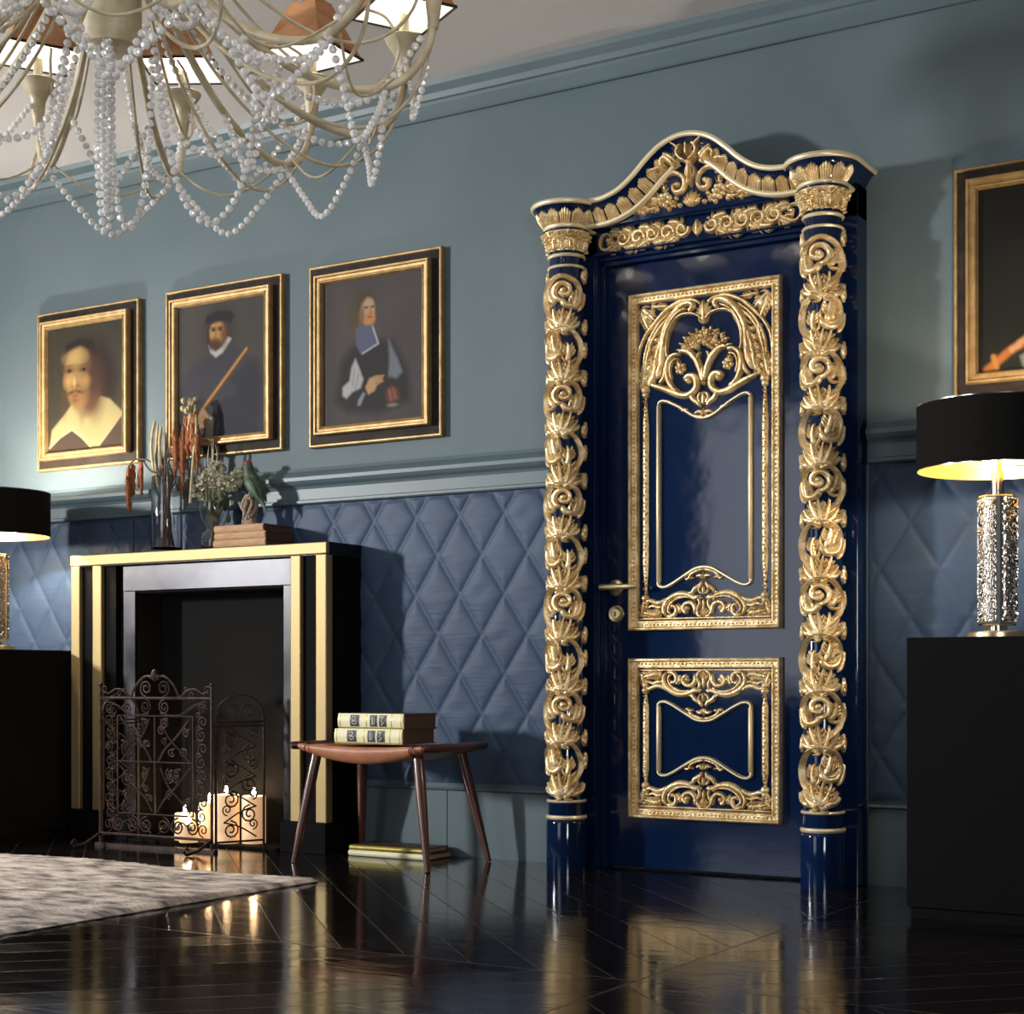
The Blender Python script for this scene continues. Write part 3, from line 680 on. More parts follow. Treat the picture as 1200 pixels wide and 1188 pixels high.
# fluted leaves marching along the cornice
lv = MB()
cum = [0]
for i in range(1, len(rc)): cum.append(cum[-1] + math.hypot(rc[i][0] - rc[i - 1][0], rc[i][1] - rc[i - 1][1]))
def band_o(v): return float(np.interp(v, [0, .012, .028, .040, .048, .055, .060], [.0105, .018, .030, .036, .040, .047, .053]))
def mid_map(u, v, h):          # u = length along, v = up from bead (0) to rim (.06)
    u = min(max(u, 0), cum[-1] - 1e-6); i = max(q for q in range(len(cum) - 1) if cum[q] <= u); t = (u - cum[i]) / (cum[i + 1] - cum[i])
    d = .074 - v; o = band_o(v) + h
    A = mid_pt(i, o, d); B = mid_pt(i + 1, o, d); return tuple(A[q] + (B[q] - A[q]) * t for q in range(3))
def bul_map(s):
    def f(u, v, h):
        a = u / .10; o = band_o(v) + h; r = .062 + o
        return (CX + s * .47 + r * math.sin(a), CYc - r * math.cos(a), 2.308 - .074 + v)
    return f
def fluted(mb, mp, u, W):
    for k, (du, hh) in enumerate(((-.38, .040), (-.19, .047), (0, .050), (.19, .047), (.38, .040))):
        stroke(mb, mp, [(u + du * W, -.002), (u + du * W, hh * .3), (u + du * W, hh * .65), (u + du * W * 1.08, hh)], [W * .12, W * .14, W * .15], .010, n=3, k=4)
LT = cum[-1]; nl = 22
for q in range(nl):
    u = LT * (q + .5) / nl
    if abs(u - LT / 2) < .085: continue
    fluted(lv, mid_map, u, LT / nl * .86)
for s in (-1, 1):
    for q in range(-3, 4): fluted(lv, bul_map(s), q * .046, .042)
obj('gilt_leaf_band', lv, 'gold', coro, ang=50)
# tympanum carving
ty = MB(); mp = plane_map(CX, 2.242, -.128)
def tymp(s):
    S = lambda pts: [(s * p[0], p[1]) for p in pts]
    stroke(ty, mp, S([(.300, .006), (.245, .018), (.200, .040), (.155, .080), (.120, .106), (.085, .124), (.055, .126), (.030, .108), (.024, .084), (.034, .064), (.056, .062), (.066, .080), (.056, .094)]),
           [.004, .006, .007, .008, .009, .010, .010, .010, .010, .010, .010, .009], .026)
    stroke(ty, mp, S([(.190, .040), (.150, .072), (.115, .096), (.082, .108)]), [.003, .006, .005, .003], .018)
    dome(ty, mp, s * .052, .086, .012, .028)
    rosette(ty, mp, s * .100, .044, .028, .026, 7)
    rosette(ty, mp, s * .070, .026, .014, .018, 5)
    leaf(ty, mp, s * .120, .050, (.2 if s > 0 else PI - .2), .085, -s * .5, .24, 5, .018)
    leaf(ty, mp, s * .160, .030, (0 if s > 0 else PI), .090, -s * .1, .2, 5, .016)
    leaf(ty, mp, s * .235, .016, (0 if s > 0 else PI), .060, 0, .16, 4, .012)
    leaf(ty, mp, s * .125, .024, (-.2 if s > 0 else PI + .2), .05, s * .3, .24, 3, .016)
    leaf(ty, mp, s * .100, .070, (PI / 2 if s > 0 else PI / 2), .04, -s * .8, .28, 3, .016)
    for (a, b_) in ((.045, .018), (.058, .044), (.130, .016), (.15, .052), (.085, .012), (.20, .020), (.18, .012)): dome(ty, mp, s * a, b_, .009, .016)
    # crown over the scrolls
    stroke(ty, mp, S([(.002, .150), (.020, .158), (.034, .176), (.030, .198), (.012, .206)]), [.005, .008, .009, .008, .006], .066)
    stroke(ty, mp, S([(.046, .140), (.062, .158), (.078, .172), (.094, .166), (.092, .150), (.078, .150)]), [.008, .011, .012, .011, .010, .008], .064)
    leaf(ty, mp, s * .040, .150, (.9 if s > 0 else PI - .9), .060, -s * .6, .34, 4, .064)
    leaf(ty, mp, s * .090, .140, (.1 if s > 0 else PI - .1), .056, -s * .5, .32, 4, .060)
    leaf(ty, mp, s * .022, .186, (.9 if s > 0 else PI - .9), .050, -s * .5, .32, 4, .070)
    stroke(ty, mp, S([(0, .148), (.014, .130), (.014, .110), (0, .092)]), [.004, .006, .005, .003], .030)
both(tymp)
stroke(ty, mp, [(0, .070), (0, .110), (0, .160)], [.005, .012, .009], .050)
dome(ty, mp, 0, .148, .014, .058); dome(ty, mp, 0, .125, .010, .050); leaf(ty, mp, 0, .160, PI / 2, .052, 0, .32, 4, .068)
fan(ty, mp, 0, .008, PI / 2, .058, 1.9, 7, .008, .022)
obj('tympanum_carving', ty, 'gold', sur, ang=50)

# ------------------------------------------------------------------ pictures
def seg_d(px, py, a, b):
    ax, ay = a; bx, by = b; dx, dy = bx - ax, by - ay; L = dx * dx + dy * dy + 1e-12
    t = np.clip(((px - ax) * dx + (py - ay) * dy) / L, 0, 1); return np.hypot(px - ax - t * dx, py - ay - t * dy)
class Canvas:
    def __init__(s, w, h, bg, seed):
        s.nx = 110; s.ny = int(110 * h / w); s.asp = h / w
        s.U, s.V = np.meshgrid(np.linspace(0, 1, s.nx), np.linspace(0, 1, s.ny)); s.Y = s.V * s.asp
        s.img = np.zeros((s.ny, s.nx, 3)); s.img[:] = bg; r = np.random.RandomState(seed); s.r = r
        g = np.zeros_like(s.U)
        for k in range(14):
            a, b, c, d = r.uniform(-9, 9, 2).tolist() + r.uniform(0, 6, 2).tolist(); g += np.sin(a * s.U * 1.6 + b * s.V * 1.6 + c) / (3 + k * .5)
        s.g = g; s.img *= (1 + .10 * g[..., None])
    def mix(s, m, col): m = np.clip(m, 0, 1)[..., None]; s.img = s.img * (1 - m) + np.array(col) * (1 + .06 * s.g[..., None]) * m
    def ell(s, u, v, ru, rv, col, soft=.25, rot=0, op=1.):
        x = s.U - u; y = (s.V - v) * s.asp; rv = rv * s.asp; c, q = math.cos(rot), math.sin(rot)
        d = np.hypot((x * c + y * q) / ru, (-x * q + y * c) / rv); s.mix(op * (1 - (d - (1 - soft)) / (2 * soft)), col)
    def poly(s, pts, col, soft=.012, op=1.):
        P = [(a, b * s.asp) for a, b in pts]; ins = np.zeros_like(s.U, bool); D = np.full_like(s.U, 9.)
        for i in range(len(P)):
            a, b = P[i], P[(i + 1) % len(P)]; D = np.minimum(D, seg_d(s.U, s.Y, a, b))
            c = ((a[1] > s.Y) != (b[1] > s.Y)) & (s.U < (b[0] - a[0]) * (s.Y - a[1]) / (b[1] - a[1] + 1e-12) + a[0]); ins ^= c
        s.mix(op * (.5 + np.where(ins, D, -D) / (2 * soft)), col)
    def line(s, pts, w, col, soft=.008, op=1.):
        D = np.full_like(s.U, 9.)
        for a, b in zip(pts, pts[1:]): D = np.minimum(D, seg_d(s.U, s.Y, (a[0], a[1] * s.asp), (b[0], b[1] * s.asp)))
        s.mix(op * (.5 + (w - D) / (2 * soft)), col)
def srgb(r, g, b): return tuple(((c / 255) / 12.92 if c <= 10 else ((c / 255 + .055) / 1.055) ** 2.4) for c in (r, g, b))
def pic1(c):
    S = srgb
    c.ell(.85, .5, .5, .6, S(70, 66, 56), .6, 0, .7)
    c.poly([(-.05, 1.05), (-.05, .86), (.2, .80), (.6, .85), (.98, .76), (1.05, 1.05)], S(74, 62, 52), .03)
    c.ell(.56, .40, .31, .27, S(46, 34, 34), .3); c.ell(.72, .50, .16, .20, S(50, 36, 34), .5); c.ell(.30, .33, .12, .16, S(48, 40, 36), .5)
    c.poly([(.02, .97), (.05, .82), (.20, .72), (.33, .62), (.45, .70), (.70, .59), (.82, .62), (.99, .74), (.84, .86), (.68, .985), (.56, .985), (.45, .90), (.32, .835), (.16, .88)], S(186, 172, 122), .012)
    c.poly([(.33, .64), (.45, .80), (.66, .62), (.60, .56), (.36, .58)], S(150, 134, 92), .03, op=.8)
    c.line([(.02, .96), (.16, .885), (.32, .83), (.45, .90), (.57, .985)], .008, S(214, 204, 160)); c.line([(.68, .98), (.84, .86), (.98, .75)], .006, S(205, 194, 150))
    c.ell(.56, .60, .12, .12, S(120, 88, 56), .4)
    c.ell(.41, .405, .190, .235, S(178, 146, 90), .12); c.ell(.415, .57, .130, .095, S(158, 120, 74), .25)
    c.ell(.60, .44, .13, .27, S(76, 54, 42), .55, -.1, .9); c.ell(.235, .50, .05, .18, S(90, 66, 46), .6, .1, .7); c.ell(.36, .25, .14, .07, S(196, 168, 110), .5, 0, .7)
    c.ell(.27, .44, .055, .055, S(206, 168, 108), .6, 0, .7); c.ell(.50, .45, .06, .05, S(190, 150, 92), .6, 0, .6)
    for u, v in ((.285, .355), (.475, .358)):
        c.ell(u, v - .036, .080, .012, S(92, 66, 44), .8, -.08, .6); c.ell(u, v - .012, .075, .026, S(120, 90, 56), .8, 0, .6); c.ell(u, v, .068, .020, S(104, 74, 48), .5, 0, .8); c.ell(u + .005, v, .022, .013, S(36, 26, 24), .3)
    c.line([(.385, .36), (.372, .43), (.385, .475)], .016, S(128, 96, 60), .035, .5); c.ell(.365, .485, .055, .018, S(128, 88, 58), .5, 0, .8); c.ell(.355, .455, .02, .04, S(226, 194, 132), .6, 0, .7)
    c.ell(.31, .533, .055, .015, S(84, 58, 42), .6, -.22, .8); c.ell(.415, .533, .055, .015, S(84, 58, 42), .6, .22, .8); c.ell(.365, .562, .048, .012, S(140, 84, 62), .5); c.ell(.365, .60, .05, .02, S(110, 78, 52), .6, 0, .6)
    c.poly([(.20, .22), (.26, .14), (.42, .10), (.60, .13), (.66, .26), (.60, .22), (.44, .165), (.30, .19)], S(44, 33, 32), .02)
def pic2(c):
    S = srgb
    c.ell(.2, .9, .5, .5, S(80, 70, 60), .8, 0, .5)
    c.poly([(-.05, 1.05), (-.02, .62), (.18, .44), (.42, .38), (.66, .34), (.90, .46), (1.02, .70), (1.05, 1.05)], S(60, 60, 70), .04)
    c.ell(.50, .20, .17, .17, S(62, 56, 50), .4)
    c.ell(.46, .255, .115, .12, S(46, 34, 28), .2)
    c.poly([(.355, .31), (.38, .37), (.44, .41), (.52, .38), (.62, .285), (.58, .27), (.50, .34), (.44, .365), (.40, .34)], S(186, 190, 192), .012)
    c.ell(.455, .225, .085, .095, S(190, 148, 88), .15); c.ell(.53, .25, .04, .09, S(116, 80, 50), .5, 0, .8)
    c.ell(.43, .31, .075, .045, S(84, 54, 38), .35); c.ell(.43, .285, .05, .010, S(120, 66, 50), .4)
    for u in (.415, .49): c.ell(u, .205, .024, .010, S(50, 34, 28), .4); c.ell(u, .188, .034, .006, S(84, 56, 38), .5)
    c.line([(.452, .20), (.437, .25), (.425, .262)], .008, S(140, 96, 60), .012, .8)
    c.poly([(.31, .15), (.34, .09), (.46, .06), (.60, .075), (.66, .12), (.62, .17), (.53, .145), (.40, .155)], S(36, 35, 42), .014)
    c.line([(.795, .38), (.28, .80)], .026, S(92, 60, 36), .008); c.line([(.79, .375), (.28, .79)], .012, S(196, 142, 78), .008)
    c.poly([(.20, .84), (.30, .78), (.36, .84), (.33, .92), (.22, .93)], S(196, 158, 112), .012); c.poly([(.33, .84), (.42, .86), (.40, 1.0), (.32, 1.0)], S(170, 164, 150), .012)
    for k in range(4): c.line([(.22 + .03 * k, .81 + .008 * k), (.24 + .03 * k, .90)], .006, S(150, 108, 74), .006, .8)
def pic3(c):
    S = srgb
    c.ell(.2, .2, .5, .4, S(88, 82, 80), .9, 0, .5)
    c.poly([(.12, .84), (.18, .56), (.30, .46), (.48, .42), (.72, .46), (.86, .68), (.88, .88), (.55, .95), (.25, .92)], S(52, 50, 52), .04)
    c.ell(.40, .235, .125, .135, S(88, 76, 54), .35); c.ell(.345, .31, .06, .08, S(92, 80, 56), .5)
    c.ell(.45, .225, .075, .105, S(196, 162, 128), .15); c.ell(.475, .285, .055, .05, S(200, 140, 92), .3); c.ell(.395, .26, .03, .09, S(130, 100, 74), .5, 0, .8)
    for u in (.44, .502): c.ell(u, .205, .018, .008, S(60, 44, 40), .4)
    c.line([(.475, .21), (.49, .245), (.48, .255)], .006, S(150, 104, 78), .01, .8); c.ell(.475, .275, .025, .006, S(140, 70, 58), .4); c.poly([(.33, .16), (.38, .10), (.48, .09), (.53, .15), (.45, .135), (.39, .18), (.36, .25)], S(84, 72, 52), .015)
    c.poly([(.33, .34), (.40, .325), (.48, .33), (.52, .36), (.565, .465), (.46, .50), (.38, .52), (.34, .46)], S(96, 100, 124), .012)
    c.line([(.505, .345), (.56, .465), (.46, .50), (.40, .52)], .007, S(190, 190, 200), .006)
    c.poly([(.33, .55), (.37, .62), (.41, .70), (.38, .76), (.30, .78), (.24, .82), (.20, .80), (.20, .74), (.27, .70), (.29, .61)], S(190, 190, 192), .012)
    c.poly([(.66, .44), (.71, .52), (.76, .60), (.80, .68), (.74, .72), (.66, .70), (.67, .58)], S(120, 128, 138), .015)
    c.line([(.32, .62), (.30, .74)], .006, S(130, 130, 136), .01, .7); c.line([(.36, .66), (.33, .76)], .006, S(130, 130, 136), .01, .7)
    c.poly([(.36, .84), (.41, .79), (.43, .80), (.38, .88), (.35, .88)], S(150, 154, 160), .01)
    c.poly([(.43, .76), (.47, .70), (.54, .685), (.62, .69), (.60, .71), (.61, .73), (.55, .75), (.52, .79), (.46, .81)], S(206, 166, 124), .01)
    for k in range(3): c.line([(.53, .705 + .018 * k), (.60, .70 + .016 * k)], .004, S(150, 108, 80), .005, .8)
    c.poly([(.64, .80), (.69, .765), (.75, .80), (.77, .86), (.70, .90), (.64, .87)], S(110, 72, 60), .02); c.line([(.67, .80), (.69, .86)], .012, S(170, 104, 82), .012, .8); c.line([(.71, .79), (.73, .85)], .012, S(160, 98, 78), .012, .8); c.ell(.70, .90, .05, .012, S(140, 132, 124), .5)
def pic4(c):
    S = srgb
    c.ell(.5, .45, .3, .25, S(40, 42, 38), .6, 0, .6); c.poly([(.35, .62), (.42, .44), (.62, .36), (.9, .5), (1.05, 1.05), (.3, 1.05)], S(30, 27, 26), .05)
    c.ell(.60, .30, .16, .16, S(150, 112, 78), .2); c.ell(.58, .16, .2, .08, S(34, 26, 24), .3); c.ell(.69, .32, .07, .15, S(70, 48, 36), .5)
    for u in (.55, .64): c.ell(u, .28, .024, .010, S(40, 28, 24), .4)
    c.ell(.58, .37, .035, .008, S(120, 60, 50), .4)
    c.line([(.06, .99), (.20, .90), (.40, .80), (.56, .72)], .026, S(176, 110, 54), .012); c.line([(.10, .92), (.12, .985)], .016, S(190, 130, 70), .01)
    for k in range(4):
        c.line([(.22 + .05 * k, .89 - .03 * k), (.32 + .06 * k, .85 - .035 * k), (.50, .84 - .015 * k)], .020, S(200, 150, 110), .010); c.line([(.24 + .05 * k, .905 - .03 * k), (.36 + .05 * k, .875 - .03 * k)], .006, S(110, 70, 48), .008, .8)
    c.ell(.52, .86, .10, .06, S(190, 140, 100), .3); c.poly([(.27, .93), (.33, .90), (.35, .99), (.29, .99)], S(120, 128, 130), .012)
def picture(cx, z0, w, h, fn, bg, seed, label, gain=.58):
    root = thing('framed_painting', label, 'painting', (cx, 0, z0), 'gilt-framed portraits on the blue wall')
    x0, x1, z1 = cx - w / 2, cx + w / 2, z0 + h
    mp = lambda u, v, hh: (u, -hh, v)
    mb = MB(); ring_rect(mb, mp, x0, x1, z0, z1, [(0, .002), (0, .024), (.004, .028), (.009, .028), (.012, .023)]); obj('gilt_edge', mb, 'frame_gold', root, ang=30)
    mb = MB(); ring_rect(mb, mp, x0, x1, z0, z1, [(.011, .020), (.012, .0235), (.018, .024), (.044, .030), (.046, .020)]); obj('black_moulding', mb, 'frame_black', root, ang=30)
    mb = MB(); ring_rect(mb, mp, x0, x1, z0, z1, [(.043, .02), (.043, .050), (.047, .056), (.053, .056), (.057, .049), (.066, .048), (.070, .052), (.074, .050), (.080, .038), (.080, .030)]); obj('inner_gilt_moulding', mb, 'frame_gold', root, ang=30)
    cw, ch = w - .158, h - .158
    c = Canvas(cw, ch, bg, seed); fn(c)
    vs = [(x0 + .079 + cw * u / (c.nx - 1), -.034, z1 - .079 - ch * v / (c.ny - 1)) for v in range(c.ny) for u in range(c.nx)]
    fs = [(v * c.nx + u, (v + 1) * c.nx + u, (v + 1) * c.nx + u + 1, v * c.nx + u + 1) for v in range(c.ny - 1) for u in range(c.nx - 1)]
    mb = MB().add(vs, fs); nface = len(mb.v)
    mb.box(x0 + .06, x1 - .06, -.031, 0, z0 + .06, z1 - .06)
    o = obj('canvas', mb, 'paint', root, smooth=False)
    ca = o.data.color_attributes.new('paint', 'FLOAT_COLOR', 'POINT')
    col = np.ones((len(mb.v), 4), np.float32) * .05; col[:nface, :3] = np.clip(c.img.reshape(-1, 3) * gain, 0, 1); col[:, 3] = 1
    ca.data.foreach_set('color', col.ravel())
picture(-5.270, 1.590, .620, .702, pic1, srgb(66, 62, 50), 1, 'framed portrait of a moustached person in a wide pale collar, leftmost of the pictures', .46)
picture(-4.489, 1.586, .632, .709, pic2, srgb(74, 72, 70), 2, 'framed portrait of a bearded person in a dark hat holding a long staff')
picture(-3.718, 1.580, .635, .716, pic3, srgb(84, 79, 79), 5, 'framed portrait of a long-haired person with white sleeves, nearest the door on its left')
picture(-1.150, 1.535, .630, .725, pic4, srgb(32, 34, 31), 7, 'framed dark painting of hands on a pipe, above the right lamp')

# ------------------------------------------------------------------ fireplace
FX0, FX1, FY = -5.150, -3.789, -.226
fp = thing('fireplace', 'black fireplace surround with brass strips and a steel-lined opening', 'fireplace', (-4.47, 0, 0))
b = MB()
b.box(FX0 + .004, -4.808, -.190, 0, .115, 1.136); b.box(-4.022, FX1 - .004, -.190, 0, .115, 1.136); b.box(-4.808, -4.022, -.190, 0, 1.03, 1.135)
b.box(FX0 + .002, -4.905, -.212, 0, .115, 1.135)
b.box(-3.905 - .06, FX1 - .002, -.212, 0, .115, 1.135)
obj('body', b, 'black_wood', fp, smooth=False)
for xa, xb in ((FX0, -4.82), (-4.01, FX1)): obj('plinth', MB().box(xa, xb, -.235, 0, 0, .115), 'black_wood', fp, smooth=False, bevel=.002)
b = MB(); b.box(FX0, FX1, -.222, 0, 1.135, 1.186); obj('mantel_shelf', b, 'black_gloss', fp, smooth=False, bevel=.002)
b = MB(); b.box(FX0 - .002, FX1 + .002, -.232, -.212, 1.140, 1.184); obj('brass_edge', b, 'strip_brass', fp, smooth=False, bevel=.003)
for xa, xb in ((-5.150, -5.099), (-5.024, -4.972), (-3.963, -3.914), (-3.840, -3.789)):
    b = MB(); b.box(xa, xb, -.230, -.19, .118, 1.139); obj('brass_strip', b, 'strip_brass', fp, smooth=False, bevel=.004)
b = MB(); b.box(-4.875, -4.808, -.200, -.185, .115, 1.028); b.box(-4.022, -3.963, -.200, -.185, .115, 1.028); b.box(-4.875, -3.963, -.202, -.185, 1.028, 1.132)
obj('steel_surround', b, 'steel', fp, smooth=False, bevel=.002)
b = MB(); b.box(-4.808, -4.022, -.045, -.030, 0, 1.03); b.box(-4.815, -4.806, -.19, -.030, 0, 1.03); b.box(-4.024, -4.015, -.19, -.030, 0, 1.03); b.box(-4.808, -4.022, -.19, -.030, 1.02, 1.03)
b.box(-4.808, -4.022, -.24, -.03, 0.001, .012)
obj('firebox', b, 'firebox', fp, smooth=False)

# fire screen of wrought iron
scr = thing('fire_screen', 'black wrought-iron folding fire screen with scrollwork in front of the fireplace', 'fire screen', (-4.485, -.42, 0))
def frame_map(o, dx):       # panel plane through o along unit dx
    return lambda u, z: (o[0] + dx[0] * u, o[1] + dx[1] * u, z)
def wire(mb, mpz, pts, r=.0035, n=6, sm=4):
    P = crom(pts, sm) if len(pts) > 2 else pts
    mb.tube([mpz(*p) for p in P], r, n)
def volute(mb, mpz, u, z, r, a0, turns, rr=.003): wire(mb, mpz, spiral_pts(u, z, r, r * .2, a0, turns, 10), rr, 5, 1)
def main_panel():
    W, z0, z1 = .295, .05, .590; mpz = frame_map((-4.485, -.42), (1, 0)); mb = MB()
    for s in (-1, 1): wire(mb, mpz, [(s * W, .0), (s * W, z1 + .045)], .0062); mb.ball(mpz(s * W, z1 + .052), .009); volute(mb, mpz, s * (W - .022), z1 + .030, .020, 0 if s > 0 else PI, s * 1.1)
    wire(mb, mpz, [(-W, z1), (W, z1)], .0062); wire(mb, mpz, [(-W, z0), (W, z0)], .0062)
    for z in (.135, .340, .520): wire(mb, mpz, [(-.200, z), (.200, z)], .0035)
    for u in (-.2, .2, 0): wire(mb, mpz, [(u, .135), (u, .520)], .0035)
    wire(mb, mpz, [(-.13, z1), (-.10, z1 + .05), (-.05, z1 + .085), (0, z1 + .080), (.05, z1 + .085), (.10, z1 + .05), (.13, z1)], .005)
    mb.ball(mpz(0, z1 + .090), .016, sz=1.5); mb.ball(mpz(-.018, z1 + .082), .010); mb.ball(mpz(.018, z1 + .082), .010)
    rn = random.Random(5)
    for s in (-1, 1):
        volute(mb, mpz, s * .045, z1 + .040, .034, -PI / 2, s * 1.7, .004)
        wire(mb, mpz, [(s * .13, z1 + .002), (s * .17, z1 + .030), (s * .21, z1 + .035), (s * .25, z1 + .018), (s * .28, z1 + .03)], .004)
        volute(mb, mpz, s * .19, z1 + .016, .014, PI, s * 1.2); volute(mb, mpz, s * .165, z1 + .032, .010, PI, -s * 1.2)
        volute(mb, mpz, s * .050, .556, .030, PI / 2, s * 1.8); wire(mb, mpz, [(s * .270, .580), (s * .20, .560), (s * .14, .528), (s * .09, .522), (s * .03, .530)], .004)
        volute(mb, mpz, s * .245, .550, .022, 0, s * 1.6)
        for k in range(9):
            z = .085 + .052 * k; volute(mb, mpz, s * (.247 + .004 * (-1) ** k), z, .027, PI / 2 * (1 if k % 2 else -1), s * 1.4 * (1 if k % 2 else -1))
            volute(mb, mpz, s * (.225), z + .024, .012, 0, s * 1.1)
        for k in range(3): volute(mb, mpz, s * (.045 + .075 * k), .093, .034, PI / 2, s * (1 if k % 2 else -1) * 1.8, .0038); 
        wire(mb, mpz, [(s * .02, .06), (s * .06, .10), (s * .10, .075), (s * .14, .11), (s * .19, .08)], .0034)
        for zc in (.238, .430):      # leafy sprays in the four lights
            wire(mb, mpz, [(s * .015, zc - .09), (s * .05, zc - .04), (s * .10, zc), (s * .15, zc + .05), (s * .185, zc + .085)], .0035)
            wire(mb, mpz, [(s * .185, zc - .09), (s * .14, zc - .05), (s * .07, zc + .01), (s * .03, zc + .08)], .0032)
            for k in range(7):
                u, z = rn.uniform(.03, .17), zc + rn.uniform(-.07, .07); volute(mb, mpz, s * u, z, rn.uniform(.014, .026), rn.uniform(0, 6), rn.choice((-1, 1)) * 1.3)
                mb.ball(mpz(s * (u + .01), z + .012), .007, 6, 4, 1.5, .5, .8)
    o = obj('screen_panel', mb, 'iron', scr)
    f = MB()
    for s in (-1, 1):
        f.tube([(-4.485 + s * .295, -.56, .006), (-4.485 + s * .295, -.50, .014), (-4.485 + s * .295, -.42, .05)], .006, 6)
        f.tube([(-4.485 + s * .295, -.56, .006), (-4.485 + s * .295, -.575, .022), (-4.485 + s * .295, -.56, .034), (-4.485 + s * .295, -.548, .024)], .005, 6)
    f.box(-4.80, -4.17, -.432, -.408, 0, .012)
    obj('foot', f, 'iron', o)
main_panel()
for s in (-1, 1):
    o0 = (-4.485 + (.305 if s > 0 else -.300), -.408); d = Vector((.080 if s > 0 else .0, .205)).normalized(); W = .205
    mpz = frame_map(o0, (d.x, d.y)); mb = MB()
    wire(mb, mpz, [(0, 0), (0, .50)], .0055); wire(mb, mpz, [(W, 0), (W, .50)], .0055)
    wire(mb, mpz, [(0, .50), (.012, .555), (.05, .590), (W / 2, .602), (W - .05, .590), (W - .012, .555), (W, .50)], .0055)
    for z in (.50, .485, .04): wire(mb, mpz, [(0, z), (W, z)], .0045)
    volute(mb, mpz, W / 2 - .035, .540, .028, 0, 1.5); volute(mb, mpz, W / 2 + .035, .540, .028, PI, -1.5)
    for k in range(7):
        z = .085 + .058 * k; f = 1 if k % 2 else -1
        volute(mb, mpz, W / 2 + f * .040, z, .036, PI / 2, f * 1.6, .0035); volute(mb, mpz, W / 2 - f * .055, z + .02, .022, -PI / 2, -f * 1.4)
        wire(mb, mpz, [(W / 2 - f * .07, z - .03), (W / 2, z + .01), (W / 2 + f * .07, z + .03)], .0032)
    obj('screen_wing', mb, 'iron', scr)
# candles in the firebox
def candle(x, y, r, h, label, fl=True):
    t = thing('pillar_candle', label, 'candle', (x, y, .012), 'candles in the fireplace')
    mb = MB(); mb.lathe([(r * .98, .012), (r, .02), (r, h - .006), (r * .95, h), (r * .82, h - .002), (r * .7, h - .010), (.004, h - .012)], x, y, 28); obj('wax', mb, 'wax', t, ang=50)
    mb = MB(); mb.tube([(x, y, h - .012), (x, y, h + .006)], .0015, 6); obj('wick', mb, 'black_matt', t)
    mb = MB(); mb.lathe([(.001, h), (.006, h + .008), (.0075, h + .014), (.005, h + .026), (.001, h + .038)], x, y, 12); obj('flame', mb, 'flame', t)
candle(-4.335, -.175, .052, .205, 'tall thick cream pillar candle, lit, between screen panel and wing')
candle(-4.235, -.125, .048, .200, 'tall lit cream pillar candle behind the right wing of the screen')
candle(-4.455, -.140, .045, .165, 'middle-height lit cream pillar candle in the fireplace')
candle(-4.565, -.165, .042, .120, 'short lit cream pillar candle, leftmost in the fireplace')
candle(-4.480, -.245 + .01, .038, .085, 'smallest lit candle close behind the iron screen')

# ------------------------------------------------------------------ stool
st = thing('stool', 'low stool with a tan leather sling seat and dark walnut legs', 'stool', (-3.43, -.3, 0))
sx0, sx1, sy0, sy1 = -3.735, -3.165, -.475, -.115
mb = MB(); nx, ny = 24, 14; vs = []
def seat_top(u, v): return .432 - .010 * math.sin(PI * u) 
def seat_bot(u, v): return .432 - .018 - .052 * math.sin(PI * u) ** .8 * (1 - .0 * v)
for lay in (0, 1):
    for jj in range(ny + 1):
        for i in range(nx + 1):
            u, v = i / nx, jj / ny; e = .012 * (1 if lay else 0)
            x = sx0 + (sx1 - sx0) * u; y = sy0 + (sy1 - sy0) * v
            y += (.022 * (1 - 2 * v) if lay else 0) * (1 if v in (0, 1) else 0)
            vs.append((x, y, seat_bot(u, v) if lay else seat_top(u, v)))
K = (nx + 1) * (ny + 1); fs = []
for jj in range(ny):
    for i in range(nx):
        a = jj * (nx + 1) + i; fs.append((a, a + 1, a + nx + 2, a + nx + 1)); fs.append((K + a, K + a + nx + 1, K + a + nx + 2, K + a + 1))
# rounded front / back edge
def edge(jj, dirn):
    rows = []
    for q in range(1, 6):
        row = []
        for i in range(nx + 1):
            u = i / nx; x = sx0 + (sx1 - sx0) * u; zt, zb = seat_top(u, 0), seat_bot(u, 0); th = PI * q / 6
            row.append((x, (sy0 if dirn < 0 else sy1) + dirn * .018 * math.sin(th) - dirn * (.022 * q / 6) * 1, (zt + zb) / 2 + (zt - zb) / 2 * math.cos(th)))
        rows.append(row)
    base = jj * (nx + 1); prev = [base + i for i in range(nx + 1)]
    for r in rows:
        o = len(vs); vs.extend(r); cur = [o + i for i in range(nx + 1)]
        for i in range(nx): fs.append((prev[i], prev[i + 1], cur[i + 1], cur[i]))
        prev = cur
    cur = [K + base + i for i in range(nx + 1)]
    for i in range(nx): fs.append((prev[i], prev[i + 1], cur[i + 1], cur[i]))
edge(0, -1); edge(ny, 1)
for i in (0, nx):
    for jj in range(ny): a = jj * (nx + 1) + i; fs.append((a, a + nx + 1, K + a + nx + 1, K + a))
mb.add(vs, fs)
seat = obj('seat', mb, 'leather', st, ang=60)
for x in (sx0 + .055, sx1 - .055, sx1 - .046):
    sm = MB()
    P = [(x, sy0 + .01, .434), (x, sy0 - .012, .430), (x, sy0 - .021, .416), (x, sy0 - .012, .402), (x, sy0 + .01, .394)]
    sm.tube(P, .0022, 6); sm.tube([(x, sy0, .4335 - .0095 * math.sin(PI * (x - sx0) / (sx1 - sx0)) + .0), (x, sy1, .4335 - .0095 * math.sin(PI * (x - sx0) / (sx1 - sx0)))], .0018, 6)
    obj('stitching', sm, 'dark_leather', seat)
